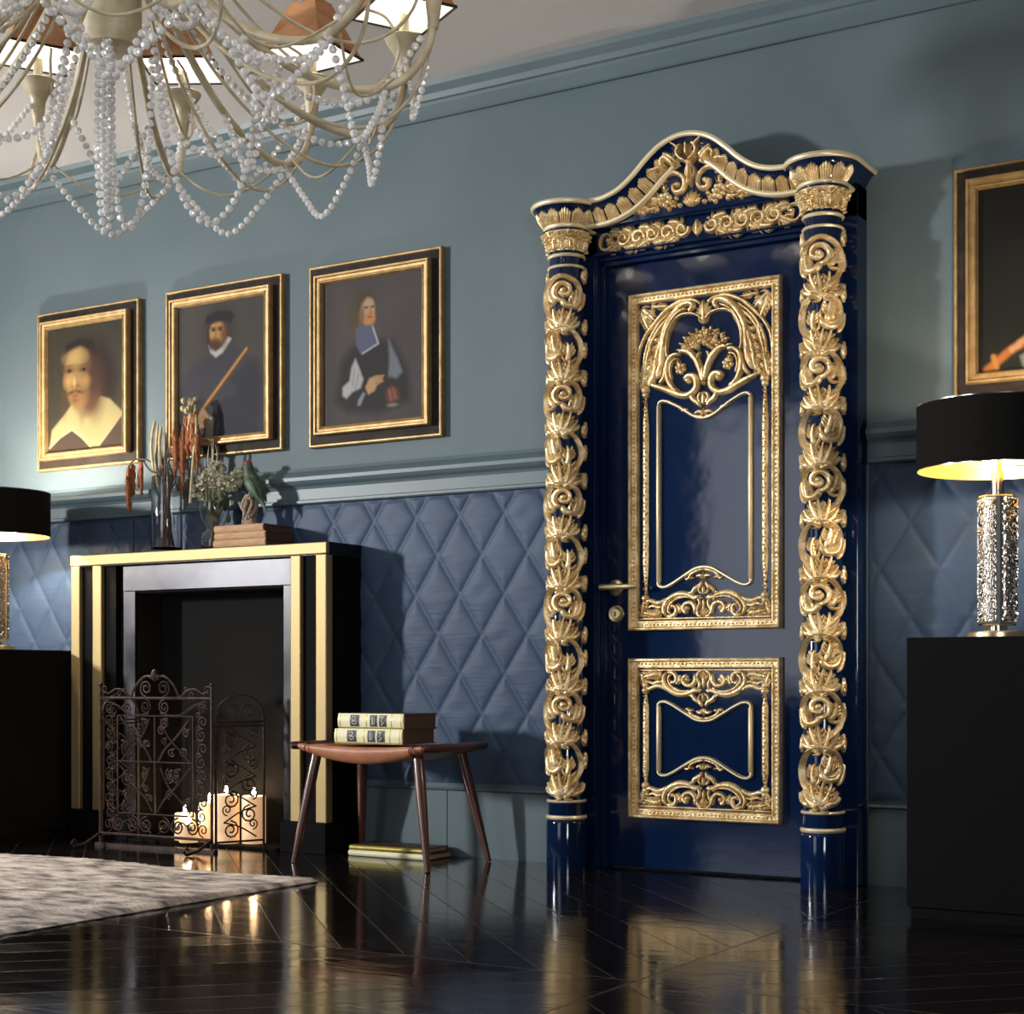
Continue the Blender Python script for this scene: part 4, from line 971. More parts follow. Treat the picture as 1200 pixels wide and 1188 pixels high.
for s, (xa, xb) in ((-1, (sx0 - .022, sx0 + .012)), (1, (sx1 - .012, sx1 + .022))):
    rl = MB(); xm = (xa + xb) / 2
    rl.tube([(xm, sy0 - .022, .424), (xm, sy0 - .01, .424), (xm, -.30, .420), (xm, sy1 + .01, .424), (xm, sy1 + .022, .424)], [.006, .018, .022, .018, .006], 14, flat=.8); obj('side_rail', rl, 'walnut', st)
for (tx, ty_, bx, by) in ((-3.672, -.43, -3.725, -.50), (-3.228, -.43, -3.135, -.505), (-3.228, -.16, -3.14, -.105), (-3.672, -.16, -3.72, -.10)):
    lg = MB(); P = [(tx + (bx - tx) * t, ty_ + (by - ty_) * t, .405 * (1 - t)) for t in (0, .25, .5, .75, 1)]; P[-1] = (bx, by, .001)
    lg.tube(P, [.019, .020, .018, .0145, .010], 14); obj('leg', lg, 'walnut', st)

def box_book(name, label, loc, W, Dp, T, rz, spine, cover, pages, group, decorate=None, cat='book'):
    """origin at centre bottom; spine faces -y"""
    r = thing(name, label, cat, loc, group); r.rotation_euler = (0, 0, rz)
    mb = MB(); hw, hd = W / 2, Dp / 2
    n = 8; pts = [(-hd - .006 * math.sin(PI * k / n), T * k / n) for k in range(n + 1)]
    vs = [(x, y, z) for x in (-hw, hw) for y, z in pts] ; fs = [(i, i + 1, n + 2 + i, n + 1 + i) for i in range(n)]
    vs += [(-hw, -hd + .004, 0), (-hw, -hd + .004, T), (hw, -hd + .004, 0), (hw, -hd + .004, T)]; o = 2 * (n + 1)
    fs += [tuple(range(n + 1)) + (o + 1, o), tuple(range(n + 1, 2 * n + 2))[::-1] + (o + 2, o + 3), (0, n + 1, o + 2, o), (n, o + 1, o + 3, 2 * n + 1)]
    mb.add(vs, fs); sp = obj('spine', mb, spine, r, org=(0, 0, 0), ang=60)
    mb = MB(); mb.box(-hw, hw, -hd + .003, hd, 0, .0035); mb.box(-hw, hw, -hd + .003, hd, T - .0035, T); obj('cover', mb, cover, r, org=(0, 0, 0), smooth=False)
    mb = MB(); mb.box(-hw + .005, hw - .005, -hd + .004, hd - .006, .0034, T - .0034); obj('pages', mb, pages, r, org=(0, 0, 0), smooth=False)
    if decorate: decorate(sp, hw, hd, T)
    return r
def deco(sp, hw, hd, T):
    def band(x0, x1, z0, z1, mm, nm, out):
        n = 8; vs = []
        for x in (x0, x1):
            for k in range(n + 1):
                z = z0 + (z1 - z0) * k / n; vs.append((x, -hd - .006 * math.sin(PI * z / T) - out, z))
        obj(nm, MB().add(vs, [(i, n + 1 + i, n + 2 + i, i + 1) for i in range(n)]), mm, sp, org=(0, 0, 0))
    f = lambda t: -hw + 2 * hw * t
    for a, b_ in ((.195, .335), (.50, .615), (.64, .755)): band(f(a), f(b_), T * .14, T * .90, 'label', 'spine_label', .0008)
    # marks on the labels: a looped ornament and upright figures
    def mark(P, w=.0016):
        obj('label_mark', (lambda m_: (m_.tube([(f(a), -hd - .0068 - .0008, T * z) for a, z in P], w, 5), m_)[1])(MB()), 'label_mark', sp, org=(0, 0, 0))
    mark([(.225, .72), (.265, .80), (.305, .72), (.265, .55), (.225, .40), (.265, .28), (.305, .36)])
    mark([(.225, .56), (.305, .46)]); 
    mark([(.545, .26), (.545, .80)], .003); mark([(.572, .28), (.572, .78)], .002)
    mark([(.675, .76), (.715, .70), (.68, .52), (.72, .36), (.68, .26)], .0024); mark([(.66, .80), (.735, .80)], .0012)
    for t0 in (.03, .44, .82, .965): band(f(t0), f(t0 + .012), T * .03, T * .97, 'olive', 'spine_rule', .0006)
    band(f(0), f(1), 0.0005, T * .10, 'olive', 'spine_rule', .0004)
box_book('book', 'cream-spined book with dark spine labels, lower of the pair on the stool', (-3.428, -.345, .4335), .292, .215, .054, .02, 'cream', 'brown_board', 'brown_board', 'cream-spined books on the stool', deco)
box_book('book', 'cream-spined book with dark spine labels, upper of the pair on the stool', (-3.420, -.340, .4878), .286, .212, .054, .0, 'cream', 'brown_board', 'brown_board', 'cream-spined books on the stool', deco)
# thin volumes on the floor behind the stool
box_book('thin_book', 'thin tan book lying on the floor by the wall, lower of two behind the stool', (-3.52, -.125, .001), .36, .16, .022, 0, 'cream', 'brown_board', 'paper', 'thin books on the floor behind the stool')
box_book('thin_book', 'thin tan book lying on top of another on the floor behind the stool', (-3.53, -.120, .0235), .34, .155, .018, .02, 'olive', 'brown_board', 'paper', 'thin books on the floor behind the stool')

# ------------------------------------------------------------------ rug
rx0, rx1, ry0, ry1 = -7.2, -3.30, -2.95, -.885
nx, ny = 200, 100; rs = np.random.RandomState(2); vs = []
for jj in range(ny + 1):
    for i in range(nx + 1):
        x = rx0 + (rx1 - rx0) * i / nx; y = ry0 + (ry1 - ry0) * jj / ny
        z = .014 + .005 * math.sin(x * 5 + y * 2) * math.sin(y * 6 + 1) + rs.uniform(-.0018, .0018)
        if i in (0, nx): x += rs.uniform(-.008, .008); z = .004
        if jj in (0, ny): y += rs.uniform(-.006, .006); z = .004
        vs.append((x, y, max(z, .003)))
fs = [(jj * (nx + 1) + i, jj * (nx + 1) + i + 1, (jj + 1) * (nx + 1) + i + 1, (jj + 1) * (nx + 1) + i) for jj in range(ny) for i in range(nx)]
mb = MB().add(vs, fs); mb.box(rx0 + .006, rx1 - .006, ry0 + .006, ry1 - .006, .0005, .0035)
tag(obj('rug', mb, 'rug', org=((rx0 + rx1) / 2, (ry0 + ry1) / 2, 0), ang=80), 'faded grey-beige distressed rug on the dark floor in front of the fireplace', 'rug')

# ------------------------------------------------------------------ pedestals and table lamps
def pedestal(x0, x1, y0, y1, h, label):
    mb = MB().box(x0, x1, y0, y1, .03, h); t = thing('pedestal', label, 'pedestal', ((x0 + x1) / 2, (y0 + y1) / 2, 0), 'black lamp pedestals')
    obj('body', mb, 'black_matt', t, smooth=False, bevel=.003)
    obj('base', MB().box(x0 + .01, x1 - .01, y0 + .01, y1 - .01, 0, .03), 'black_matt', t, smooth=False)
pedestal(-1.412, -1.005, -.662, -.20, .779, 'tall black box pedestal right of the door, under the right lamp')
pedestal(-5.62, -5.180, -.64, -.18, .786, 'tall black box pedestal left of the fireplace, cut by the frame')
def lamp(x, y, z, label, power, zb=.105):
    t = thing('table_lamp', label, 'lamp', (x, y, z), 'table lamps with black drum shades')
    L = []
    mb = MB(); mb.lathe([(.080, 0), (.083, .003), (.083, .016), (.079, .020), (.03, .022)], 0, 0, 40)
    base = obj('base', mb, 'brass', t, org=(0, 0, 0)); 
    mb = MB(); mb.lathe([(.028, .02), (.028, .035), (.036, .037)], 0, 0, 24); obj('collar', mb, 'nickel', t, org=(0, 0, 0))
    # square body, front face hammered in relief
    W = .050; z0, z1 = .036, .405
    mb = MB(); mb.lathe([(.050, z0), (.052, z0 + .004), (.052, z1 - .004), (.050, z1), (.01, z1)], 0, 0, 8, a0=PI / 8, a1=PI / 8 + 2 * PI)
    obj('body', mb, 'nickel', t, org=(0, 0, 0), smooth=False)
    mb = MB(); rn = random.Random(9); nu, nv = 60, 150; Rr = .0525
    def patch(a0, a1):
        vs = []; wv = [(rn.uniform(60, 150), rn.uniform(120, 330), rn.uniform(0, 6)) for _ in range(7)]
        for jj in range(nv + 1):
            for i in range(nu + 1):
                u, v = i / nu, jj / nv; a = a0 + (a1 - a0) * u; zz = z0 + .008 + (z1 - z0 - .016) * v
                hgt = sum(math.sin(u * p * .45 + 3 * math.sin(v * q * .25 + ph)) for p, q, ph in wv) / 7
                cell = .0035 * (1 if hgt > .05 else 0) + .0014 * hgt
                if i in (0, nu) or jj in (0, nv): cell = -.002
                r = Rr + cell; vs.append((r * math.cos(a), r * math.sin(a), zz))
        mb.add(vs, [(jj * (nu + 1) + i, jj * (nu + 1) + i + 1, (jj + 1) * (nu + 1) + i + 1, (jj + 1) * (nu + 1) + i) for jj in range(nv) for i in range(nu)])
    for q in range(4): patch(PI / 2 * q + PI * 1.19, PI / 2 * q + PI * 1.19 + 1.15)
    obj('hammered_plate', mb, 'nickel', t, org=(0, 0, 0), ang=50)
    mb = MB(); mb.lathe([(.018, .405), (.018, .475), (.012, .478), (.012, .50)], 0, 0, 20); obj('socket', mb, 'nickel', t, org=(0, 0, 0))
    mb = MB(); mb.lathe([(.006, .50), (.006, .585), (.010, .59), (.010, .602), (.004, .603)], 0, 0, 14); obj('stem', mb, 'nickel', t, org=(0, 0, 0))
    for (bx_, z_), mm in zip(((.022, .478), (0, .598)), power):
        mb = MB(); mb.lathe([(.008, z_), (.016, z_ + .008), (.020, z_ + .020), (.017, z_ + .032), (.008, z_ + .040), (.001, z_ + .042)], bx_ * -.82, bx_ * -.57, 20); obj('bulb', mb, mm, t, org=(0, 0, 0))
    zs0, zs1, R = .478, .662, .224
    mb = MB(); mb.lathe([(R, zs0), (R, zs1)], 0, 0, 64, cap=False); sh = obj('lamp_shade', mb, 'shade_black', t, org=(0, 0, 0))
    mb = MB(); mb.lathe([(R - .003, zs1), (R - .003, zs0)], 0, 0, 64, cap=False); obj('gold_lining', mb, 'shade_gold', sh, org=(0, 0, 0))
    mb = MB(); mb.lathe([(R - .003, zs0), (R + .001, zs0 - .001), (R + .001, zs0 + .002)], 0, 0, 64, cap=False); mb.lathe([(R - .003, zs1), (R + .001, zs1 + .001), (R + .001, zs1 - .002)], 0, 0, 64, cap=False)
    for q in range(3):
        a = q * 2 * PI / 3 + .4; mb.tube([(.012 * math.cos(a), .012 * math.sin(a), .49), ((R - .003) * math.cos(a), (R - .003) * math.sin(a), .49)], .0018, 5)
    obj('shade_wire', mb, 'nickel', sh, org=(0, 0, 0))
    return t
lamp(-1.222, -.43, .779, 'table lamp with black drum shade and hammered metal base on the right pedestal', ('bulb', 'bulb_soft'))
lamp(-5.395, -.42, .786, 'table lamp with black drum shade on the left pedestal, cut by the frame', ('bulb_low', 'bulb_bright'))

# ------------------------------------------------------------------ things on the mantel
MZ = 1.186
vt = thing('tall_vase', 'tall clear glass cylinder vase of dried branches on the mantel', 'vase', (-4.71, -.118, MZ))
mb = MB(); x, y = -4.71, -.118
mb.lathe([(.001, MZ), (.062, MZ), (.064, MZ + .004), (.062, MZ + .312), (.0605, MZ + .315), (.058, MZ + .312), (.0595, MZ + .022), (.05, MZ + .016), (.001, MZ + .015)], x, y, 40)
obj('glass', mb, 'glass', vt)
br = thing('dried_branches', 'dried branches with rust-red hanging tassels standing in the tall vase', 'branches', (x, y, MZ + .016))
rn = random.Random(11)
mb = MB()
tops = [(-.02, -.01, .42), (.035, .02, .44), (-.05, .01, .36), (.01, -.02, .50), (.055, .0, .47), (.02, .02, .37), (-.035, -.015, .45), (.04, -.02, .40), (-.01, .015, .34)]
for (dx, dy, hh) in tops:
    a = rn.uniform(0, 6); jx = rn.uniform(-.02, .02)
    mb.tube(crom([(x + .03 * math.cos(a), y + .03 * math.sin(a), MZ + .018), (x + .014 * math.cos(a + 1), y + .014 * math.sin(a + 1), MZ + .15), (x + dx * .5, y + dy * .6, MZ + .29), (x + dx * .8 + jx, y + dy, MZ + .29 + (hh - .29) * .6), (x + dx, y + dy, MZ + hh)], 3), [.0068, .0066, .0064, .0062, .006, .0058, .0055, .0052, .005, .0045, .004, .003, .0018], 6)
    for q in range(3):
        zz = rn.uniform(.25, hh - .03); bx0 = x + dx * (.5 + .5 * (zz - .29) / (hh - .28)); sg = rn.choice((-1, 1))
        mb.tube([(bx0, y + dy * .8, MZ + zz), (bx0 + sg * .014, y + dy, MZ + zz + .022), (bx0 + sg * .020, y + dy, MZ + zz + .05)], [.004, .003, .0012], 5)
for P in ([(x - .02, y, MZ + .28), (x - .06, y, MZ + .355), (x - .12, y + .01, MZ + .395), (x - .18, y, MZ + .40), (x - .215, y, MZ + .375)], [(x - .03, y, MZ + .33), (x - .08, y - .01, MZ + .345), (x - .13, y, MZ + .385)],
          [(x + .02, y, MZ + .28), (x + .06, y, MZ + .40), (x + .10, y, MZ + .50), (x + .14, y, MZ + .535), (x + .175, y, MZ + .50)], [(x + .04, y, MZ + .36), (x + .09, y + .01, MZ + .42), (x + .13, y, MZ + .46)]):
    mb.tube(crom(P, 4), .0042, 6)
obj('twigs', mb, 'stem', br)
mb = MB()
def tassel(X, Y, Z, L, r):
    pts = [(X + rn.uniform(-.004, .004), Y, Z - L * k / 8) for k in range(9)]
    mb.tube(pts, [r * .4, r * .9, r, r * 1.1, r, r * .9, r * .75, r * .5, r * .15], 7)
    for k in range(14):
        t = rn.uniform(.05, .9); a = rn.uniform(0, 6); mb.ball((X + r * .8 * math.cos(a), Y + r * .8 * math.sin(a), Z - L * t), r * .5, 5, 4, 1, 1, 1.8)
for qi, (dx, dz, L, r) in enumerate(((-.215, .375, .20, .013), (-.205, .385, .14, .010), (-.165, .395, .13, .011), (-.15, .39, .16, .008), (.055, .50, .20, .014), (.085, .52, .25, .014), (.11, .54, .16, .014), (.145, .53, .14, .013), (.165, .52, .20, .011), (.10, .56, .10, .016), (.07, .42, .20, .010), (.13, .56, .08, .016), (.15, .57, .07, .014), (.09, .50, .08, .014))):
    if qi == 4: obj('tassels', mb, 'rust', br); mb = MB()
    tassel(x + dx, y + rn.uniform(-.02, .02), MZ + dz, L, r)
obj('tassels', mb, 'rust', br)
mb = MB()
for P in ([(x - .06, y, MZ + .30), (x - .085, y, MZ + .42), (x - .08, y, MZ + .50), (x - .065, y, MZ + .555)], [(x - .02, y, MZ + .30), (x - .04, y, MZ + .44), (x - .03, y, MZ + .53)], [(x + .0, y, MZ + .30), (x - .01, y, MZ + .42), (x + .0, y, MZ + .50)], [(x + .13, y, MZ + .20), (x + .15, y, MZ + .40), (x + .165, y, MZ + .50), (x + .155, y, MZ + .60)], [(x + .12, y, MZ + .50), (x + .135, y, MZ + .58), (x + .15, y, MZ + .62)], [(x - .05, y, MZ + .28), (x - .06, y, MZ + .38), (x - .05, y, MZ + .54)]):
    mb.tube(crom(P, 4), [.007] * (len(P) * 4 - 4) + [.002], 6)
for q in range(10): mb.ball((x + .125 + rn.uniform(-.02, .02), y + rn.uniform(-.02, .02), MZ + .60 + rn.uniform(-.03, .03)), .013, 6, 5)
obj('straw_stalks', mb, 'straw', br)

v2 = thing('bowl_vase', 'small clear glass bowl vase of dried pale flowers on the mantel', 'vase', (-4.45, -.115, MZ))
x, y = -4.452, -.115; mb = MB()
mb.lathe([(.001, MZ), (.045, MZ), (.052, MZ + .004), (.057, MZ + .035), (.048, MZ + .07), (.032, MZ + .085), (.036, MZ + .10), (.055, MZ + .13), (.062, MZ + .17), (.058, MZ + .2), (.055, MZ + .2), (.058, MZ + .17), (.051, MZ + .132), (.031, MZ + .10), (.027, MZ + .085), (.044, MZ + .068), (.052, MZ + .035), (.046, MZ + .012), (.001, MZ + .010)], x, y, 36)
obj('glass', mb, 'glass', v2)
fl = thing('dried_flowers', 'bunch of dried pale hydrangea heads in the small glass vase', 'flowers', (x, y, MZ + .012))
mb = MB()
for q in range(12):
    a = rn.uniform(0, 6); mb.tube(crom([(x + .02 * math.cos(a), y + .02 * math.sin(a), MZ + .013), (x + .012 * math.cos(a), y + .012 * math.sin(a), MZ + .09), (x + .035 * math.cos(a), y + .035 * math.sin(a), MZ + .18), (x + .06 * math.cos(a), y + .04 * math.sin(a), MZ + .26)], 3), .0035, 5)
for q in range(26):
    a = rn.uniform(0, 6); r = rn.uniform(.01, .055); mb.ball((x + r * math.cos(a) + .015, y + r * math.sin(a) * .8, MZ + rn.uniform(.12, .24)), .015, 6, 4, 1, .5, 1.4)
obj('stems', mb, 'dry_green', fl)
mb = MB()
for (cx_, cy_, cz_, R) in ((-.07, 0, .245, .045), (-.02, -.01, .285, .055), (.04, -.01, .265, .052), (.005, .01, .33, .04), (.09, 0, .275, .045), (.12, .01, .30, .03), (-.04, .02, .31, .035)):
    for q in range(130):
        a = rn.uniform(0, 2 * PI); b_ = math.acos(rn.uniform(-1, 1)); r = R * rn.uniform(.75, 1)
        c = Vector((x + cx_ + r * math.sin(b_) * math.cos(a), y + cy_ + r * math.sin(b_) * math.sin(a) * .85, MZ + cz_ + r * math.cos(b_) * .85))
        d1 = Vector((rn.uniform(-1, 1), rn.uniform(-1, 1), rn.uniform(-1, 1))).normalized(); d2 = d1.orthogonal().normalized(); e = rn.uniform(.007, .011); d3 = d1.cross(d2)
        mb.add([c - d1 * e, c + d2 * e * .8 + d3 * .002, c + d1 * e, c - d2 * e * .8 - d3 * .002], [(0, 1, 2, 3)])
for q in range(4):
    mb.tube(crom([(x - .03 + q * .009, y, MZ + .30), (x - .035 + q * .014, y + .01 * (q % 2), MZ + .38), (x - .028 + q * .011, y, MZ + .43 + .012 * (q % 3))], 3), [.003] * 5 + [.0015, .001], 5)
obj('blooms', mb, 'hydrangea', fl, smooth=False)

bz = MZ + .001
for k, (T, dx, lab) in enumerate(((.030, 0, 'bottom'), (.028, .003, 'middle'), (.028, -.004, 'top'))):
    box_book('old_book', 'old brown book with worn pages on the mantel, %s of the stack under the bird' % lab, (-4.245 + dx, -.113, bz), .268 - .008 * k, .172, T, .0, 'paper', 'old_cover', 'old_cover', 'old books stacked on the mantel'); bz += T + .0005
# parrot figurine on gnarled stand
bx, by = -4.262, -.118
bs = thing('parrot_figurine', 'green parrot figurine with a red crown on a gnarled stand, on the old books', 'figurine', (bx, by, bz))
mb = MB()
mb.lathe([(.034, bz), (.036, bz + .006), (.028, bz + .016), (.018, bz + .03), (.02, bz + .05), (.001, bz + .06)], bx + .005, by, 20)
for q in range(7):
    a = q * .9; P = [(bx + .03 * math.cos(a), by + .022 * math.sin(a), bz + .006), (bx + .024 * math.cos(a + .6), by + .02 * math.sin(a + .6), bz + .05), (bx + .034 * math.cos(a + 1), by + .02 * math.sin(a + 1), bz + .085), (bx + .012 * math.cos(a + 1.6), by + .012 * math.sin(a + 1.6), bz + .125)]
    mb.tube(crom(P, 4), .0075, 7)
for q in range(12): a = rn.uniform(0, 6); mb.ball((bx + .026 * math.cos(a), by + .02 * math.sin(a), bz + rn.uniform(.01, .11)), .009, 6, 5)
mb.tube(crom([(bx - .055, by, bz + .10), (bx - .04, by, bz + .075), (bx - .015, by, bz + .06)], 4), .006, 6)
obj('stand', mb, 'wood_stand', bs)
# body: one lofted skin from tail tip to head
sec = [((.085, 0, .055), .003, .003), ((.070, 0, .085), .010, .006), ((.052, 0, .115), .018, .014), ((.036, 0, .140), .028, .026), ((.020, 0, .165), .033, .031), ((.008, 0, .190), .031, .030), ((-.002, 0, .210), .024, .024), ((-.006, 0, .226), .020, .021), ((-.010, 0, .240), .021, .021), ((-.013, 0, .252), .016, .017), ((-.014, 0, .260), .006, .006)]
def loft(mb, secs, o, n=16):
    vs = []; N = len(secs)
    for i, (c, a, b_) in enumerate(secs):
        p = Vector(secs[max(i - 1, 0)][0]); q = Vector(secs[min(i + 1, N - 1)][0]); t = (q - p).normalized(); e2 = Vector((0, 1, 0)); e1 = t.cross(e2).normalized()
        for k in range(n): th = 2 * PI * k / n; vs.append(Vector(o) + Vector(c) + e1 * a * math.cos(th) + e2 * b_ * math.sin(th))
    mb.add(vs, [(i * n + k, i * n + (k + 1) % n, (i + 1) * n + (k + 1) % n, (i + 1) * n + k) for i in range(N - 1) for k in range(n)] + [tuple(range(n)), tuple((N - 1) * n + k for k in range(n))])
mb = MB(); loft(mb, sec, (bx, by, bz)); body = obj('bird', mb, 'bird_green', bs, ang=80)
mb = MB()
for s in (-1, 1):
    loft(mb, [((.070, s * .020, .095), .003, .002), ((.052, s * .028, .125), .012, .006), ((.030, s * .032, .155), .022, .008), ((.012, s * .030, .180), .018, .008), ((.004, s * .024, .197), .006, .004)], (bx, by, bz), 10)
obj('wing', mb, 'bird_green', body, ang=80)
mb = MB(); mb.ball((bx - .010, by, bz + .250), .019, 12, 8, 1, 1, .8); obj('red_crown', mb, 'bird_red', body)
mb = MB(); mb.tube(crom([(bx - .026, by, bz + .244), (bx - .037, by, bz + .238), (bx - .038, by, bz + .226)], 4), [.007] * 3 + [.006] * 2 + [.005, .004, .002, .001], 8)
for s in (-1, 1): mb.ball((bx - .020, by + s * .017, bz + .243), .003, 8, 6)
obj('beak_and_eyes', mb, 'stem', body)
mb = MB()
for s in (-1, 1): mb.tube([(bx + .016, by + s * .012, bz + .145), (bx + .008, by + s * .012, bz + .125), (bx - .002, by + s * .014, bz + .118)], .004, 6)
obj('claws', mb, 'straw', bs)

# ------------------------------------------------------------------ chandelier
CHX, CHY = -2.94, -2.17
ch = thing('chandelier', 'cream metal chandelier with crystal bead strands and small copper shades, hanging at top left', 'chandelier', (CHX, CHY, H))
ang_cam = math.atan2(2.89, -2.94)          # direction in which the photograph looks
def pol(r, a, z): return (CHX + r * math.cos(a), CHY + r * math.sin(a), z)
mb = MB()
mb.lathe([(.001, 2.222), (.060, 2.222), (.072, 2.226), (.074, 2.232), (.074, 2.58), (.080, 2.60), (.080, 2.63), (.05, 2.66), (.02, 2.68), (.012, 2.70), (.012, 2.88), (.05, 2.89), (.07, 2.92)], CHX, CHY, 40)
obj('hub', mb, 'ch_metal', ch, ang=40)
arm_prof = [(.065, 2.63), (.12, 2.50), (.24, 2.345), (.36, 2.235), (.46, 2.170), (.56, 2.132), (.65, 2.120), (.73, 2.148), (.785, 2.22), (.80, 2.30), (.80, 2.36)]
wire_prof = [(.07, 2.56), (.13, 2.42), (.26, 2.24), (.40, 2.12), (.52, 2.06), (.62, 2.045), (.70, 2.075), (.76, 2.14), (.79, 2.22)]
curl_prof = [(.12, 2.62), (.24, 2.47), (.38, 2.33), (.52, 2.24), (.64, 2.22), (.73, 2.27), (.77, 2.36), (.74, 2.44), (.68, 2.46)]
def shade(parent, a):
    c = Vector(pol(.80, a, 0)); e1 = Vector((math.cos(a), math.sin(a), 0)); e2 = Vector((-e1.y, e1.x, 0)); zb, zt = 2.475, 2.63; hb_, ht = .105, .040
    def ringp(h_, z, d=0): return [c + e1 * (sx * (h_ - d)) + e2 * (sy * (h_ - d)) + Vector((0, 0, z)) for sx, sy in ((-1, -1), (1, -1), (1, 1), (-1, 1))]
    q = MB(); q.add(ringp(hb_, zb) + ringp(ht, zt), [(i, (i + 1) % 4, 4 + (i + 1) % 4, 4 + i) for i in range(4)]); sh = obj('shade', q, 'shade_out', parent, smooth=False)
    q = MB(); q.add(ringp(hb_, zb, .003) + ringp(ht, zt, .003), [(i, 4 + i, 4 + (i + 1) % 4, (i + 1) % 4) for i in range(4)] ); obj('shade_lining', q, 'shade_in', sh, smooth=False)
    q = MB(); R = ringp(hb_ + .001, zb)
    for i in range(4): q.tube([R[i], R[(i + 1) % 4]], .0042, 6)
    obj('shade_braid', q, 'shade_trim', sh)
strands = []
for k in range(12):
    a = ang_cam + math.radians(15 + 30 * k)
    mb = MB(); mb.tube([pol(r, a, z) for r, z in crom(arm_prof, 5)], .0105, 10)
    arm = obj('arm', mb, 'ch_metal', ch)
    mb = MB(); mb.tube([pol(r, a + .09 * math.sin(PI * i / 40), z) for i, (r, z) in enumerate(crom(wire_prof, 5))], .0048, 7)
    mb.tube([pol(r, a - .13 + .13 * i / 45, z) for i, (r, z) in enumerate(crom(curl_prof, 5))], .0044, 7)
    # thin ring wire to the next arm
    b_ = a + math.radians(30); P = []
    for i in range(13):
        t = i / 12; P.append(pol(.70 - .05 * math.sin(PI * t), a + (b_ - a) * t, 2.150 - .10 * math.sin(PI * t)))
    mb.tube(P, .0036, 6)
    obj('tendril', mb, 'ch_metal', arm)
    x, y, _ = pol(.80, a, 0)
    mb = MB(); mb.lathe([(.012, 2.27), (.016, 2.30), (.020, 2.33), (.021, 2.345), (.030, 2.365), (.050, 2.395), (.054, 2.405), (.050, 2.408), (.03, 2.395), (.014, 2.395), (.013, 2.47), (.001, 2.472)], x, y, 20); obj('candle_cup', mb, 'ch_metal', arm, ang=40)
    mb = MB(); mb.lathe([(.010, 2.47), (.024, 2.495), (.028, 2.52), (.020, 2.55), (.001, 2.57)], x, y, 14); obj('bulb', mb, 'chbulb', arm)
    shade(arm, a)
    l = bpy.data.lights.new('candle_bulb_light', 'POINT'); l.energy = .8; l.color = (1, .93, .85); l.shadow_soft_size = .012
    lo = bpy.data.objects.new('candle_bulb_light', l); C.objects.link(lo); lo.parent = ch; lo.location = Vector((x, y, 2.592)) - Vector(ch.location)
# beads
ICO = []
_t = (1 + 5 ** .5) / 2
iv = [Vector(p).normalized() for p in [(-1, _t, 0), (1, _t, 0), (-1, -_t, 0), (1, -_t, 0), (0, -1, _t), (0, 1, _t), (0, -1, -_t), (0, 1, -_t), (_t, 0, -1), (_t, 0, 1), (-_t, 0, -1), (-_t, 0, 1)]]
ifc = [(0, 11, 5), (0, 5, 1), (0, 1, 7), (0, 7, 10), (0, 10, 11), (1, 5, 9), (5, 11, 4), (11, 10, 2), (10, 7, 6), (7, 1, 8), (3, 9, 4), (3, 4, 2), (3, 2, 6), (3, 6, 8), (3, 8, 9), (4, 9, 5), (2, 4, 11), (6, 2, 10), (8, 6, 7), (9, 8, 1)]
sv = list(iv); sf = []; cache = {}
def midv(i, j_):
    k_ = (min(i, j_), max(i, j_))
    if k_ not in cache: sv.append(((iv[i] + iv[j_]) / 2).normalized()); cache[k_] = len(sv) - 1
    return cache[k_]
for a, b_, c in ifc:
    d, e, f = midv(a, b_), midv(b_, c), midv(c, a); sf += [(a, d, f), (b_, e, d), (c, f, e), (d, e, f)]
rb = random.Random(21)
def strand(P, r=.0098, gap=.0225):
    P = crom(P, 12) if len(P) > 2 else P
    mb = MB(); d = 0; nxt = 0; 
    for i in range(1, len(P)):
        a, b_ = Vector(P[i - 1]), Vector(P[i]); L = (b_ - a).length
        while nxt <= d + L:
            c = a + (b_ - a) * ((nxt - d) / L); an = rb.uniform(0, 6); ca, sa = math.cos(an), math.sin(an)
            mb.add([(c.x + r * (v.x * ca - v.y * sa), c.y + r * (v.x * sa + v.y * ca), c.z + r * v.z) for v in sv], sf); nxt += gap
        d += L
    return obj('crystal_strand', mb, 'crystal', ch, smooth=False)
def A(k): return ang_cam + math.radians(15 + 30 * k)
for k in range(12):
    a = A(k)
    # from the hub out to the cup
    strand([pol(.09, a + .1, 2.60), pol(.20, a + .12, 2.34), pol(.38, a + .1, 2.17), pol(.55, a + .06, 2.10), pol(.66, a, 2.11), pol(.78, a, 2.26)])
    # swags between neighbouring arms
    b_ = A(k + 1)
    for sag, r in ((.17, .68),):
        strand([pol(r, a, 2.11), pol(r * .98, a + .12, 2.11 - sag * .55), pol(r * .96, (a + b_) / 2, 2.11 - sag), pol(r * .98, b_ - .12, 2.11 - sag * .55), pol(r, b_, 2.11)])
    if k % 2 == 0: strand([pol(.80, a, 2.36), pol(.78, a + .15, 2.20), pol(.76, (a + b_) / 2, 2.12), pol(.78, b_ - .15, 2.20), pol(.80, b_, 2.36)], .009, .020)
    if k % 2 == 1: strand([pol(.42, a, 2.19), pol(.41, (a + b_) / 2 - .08, 2.05), pol(.40, (a + b_) / 2, 2.01), pol(.41, (a + b_) / 2 + .08, 2.05), pol(.42, b_, 2.19)])
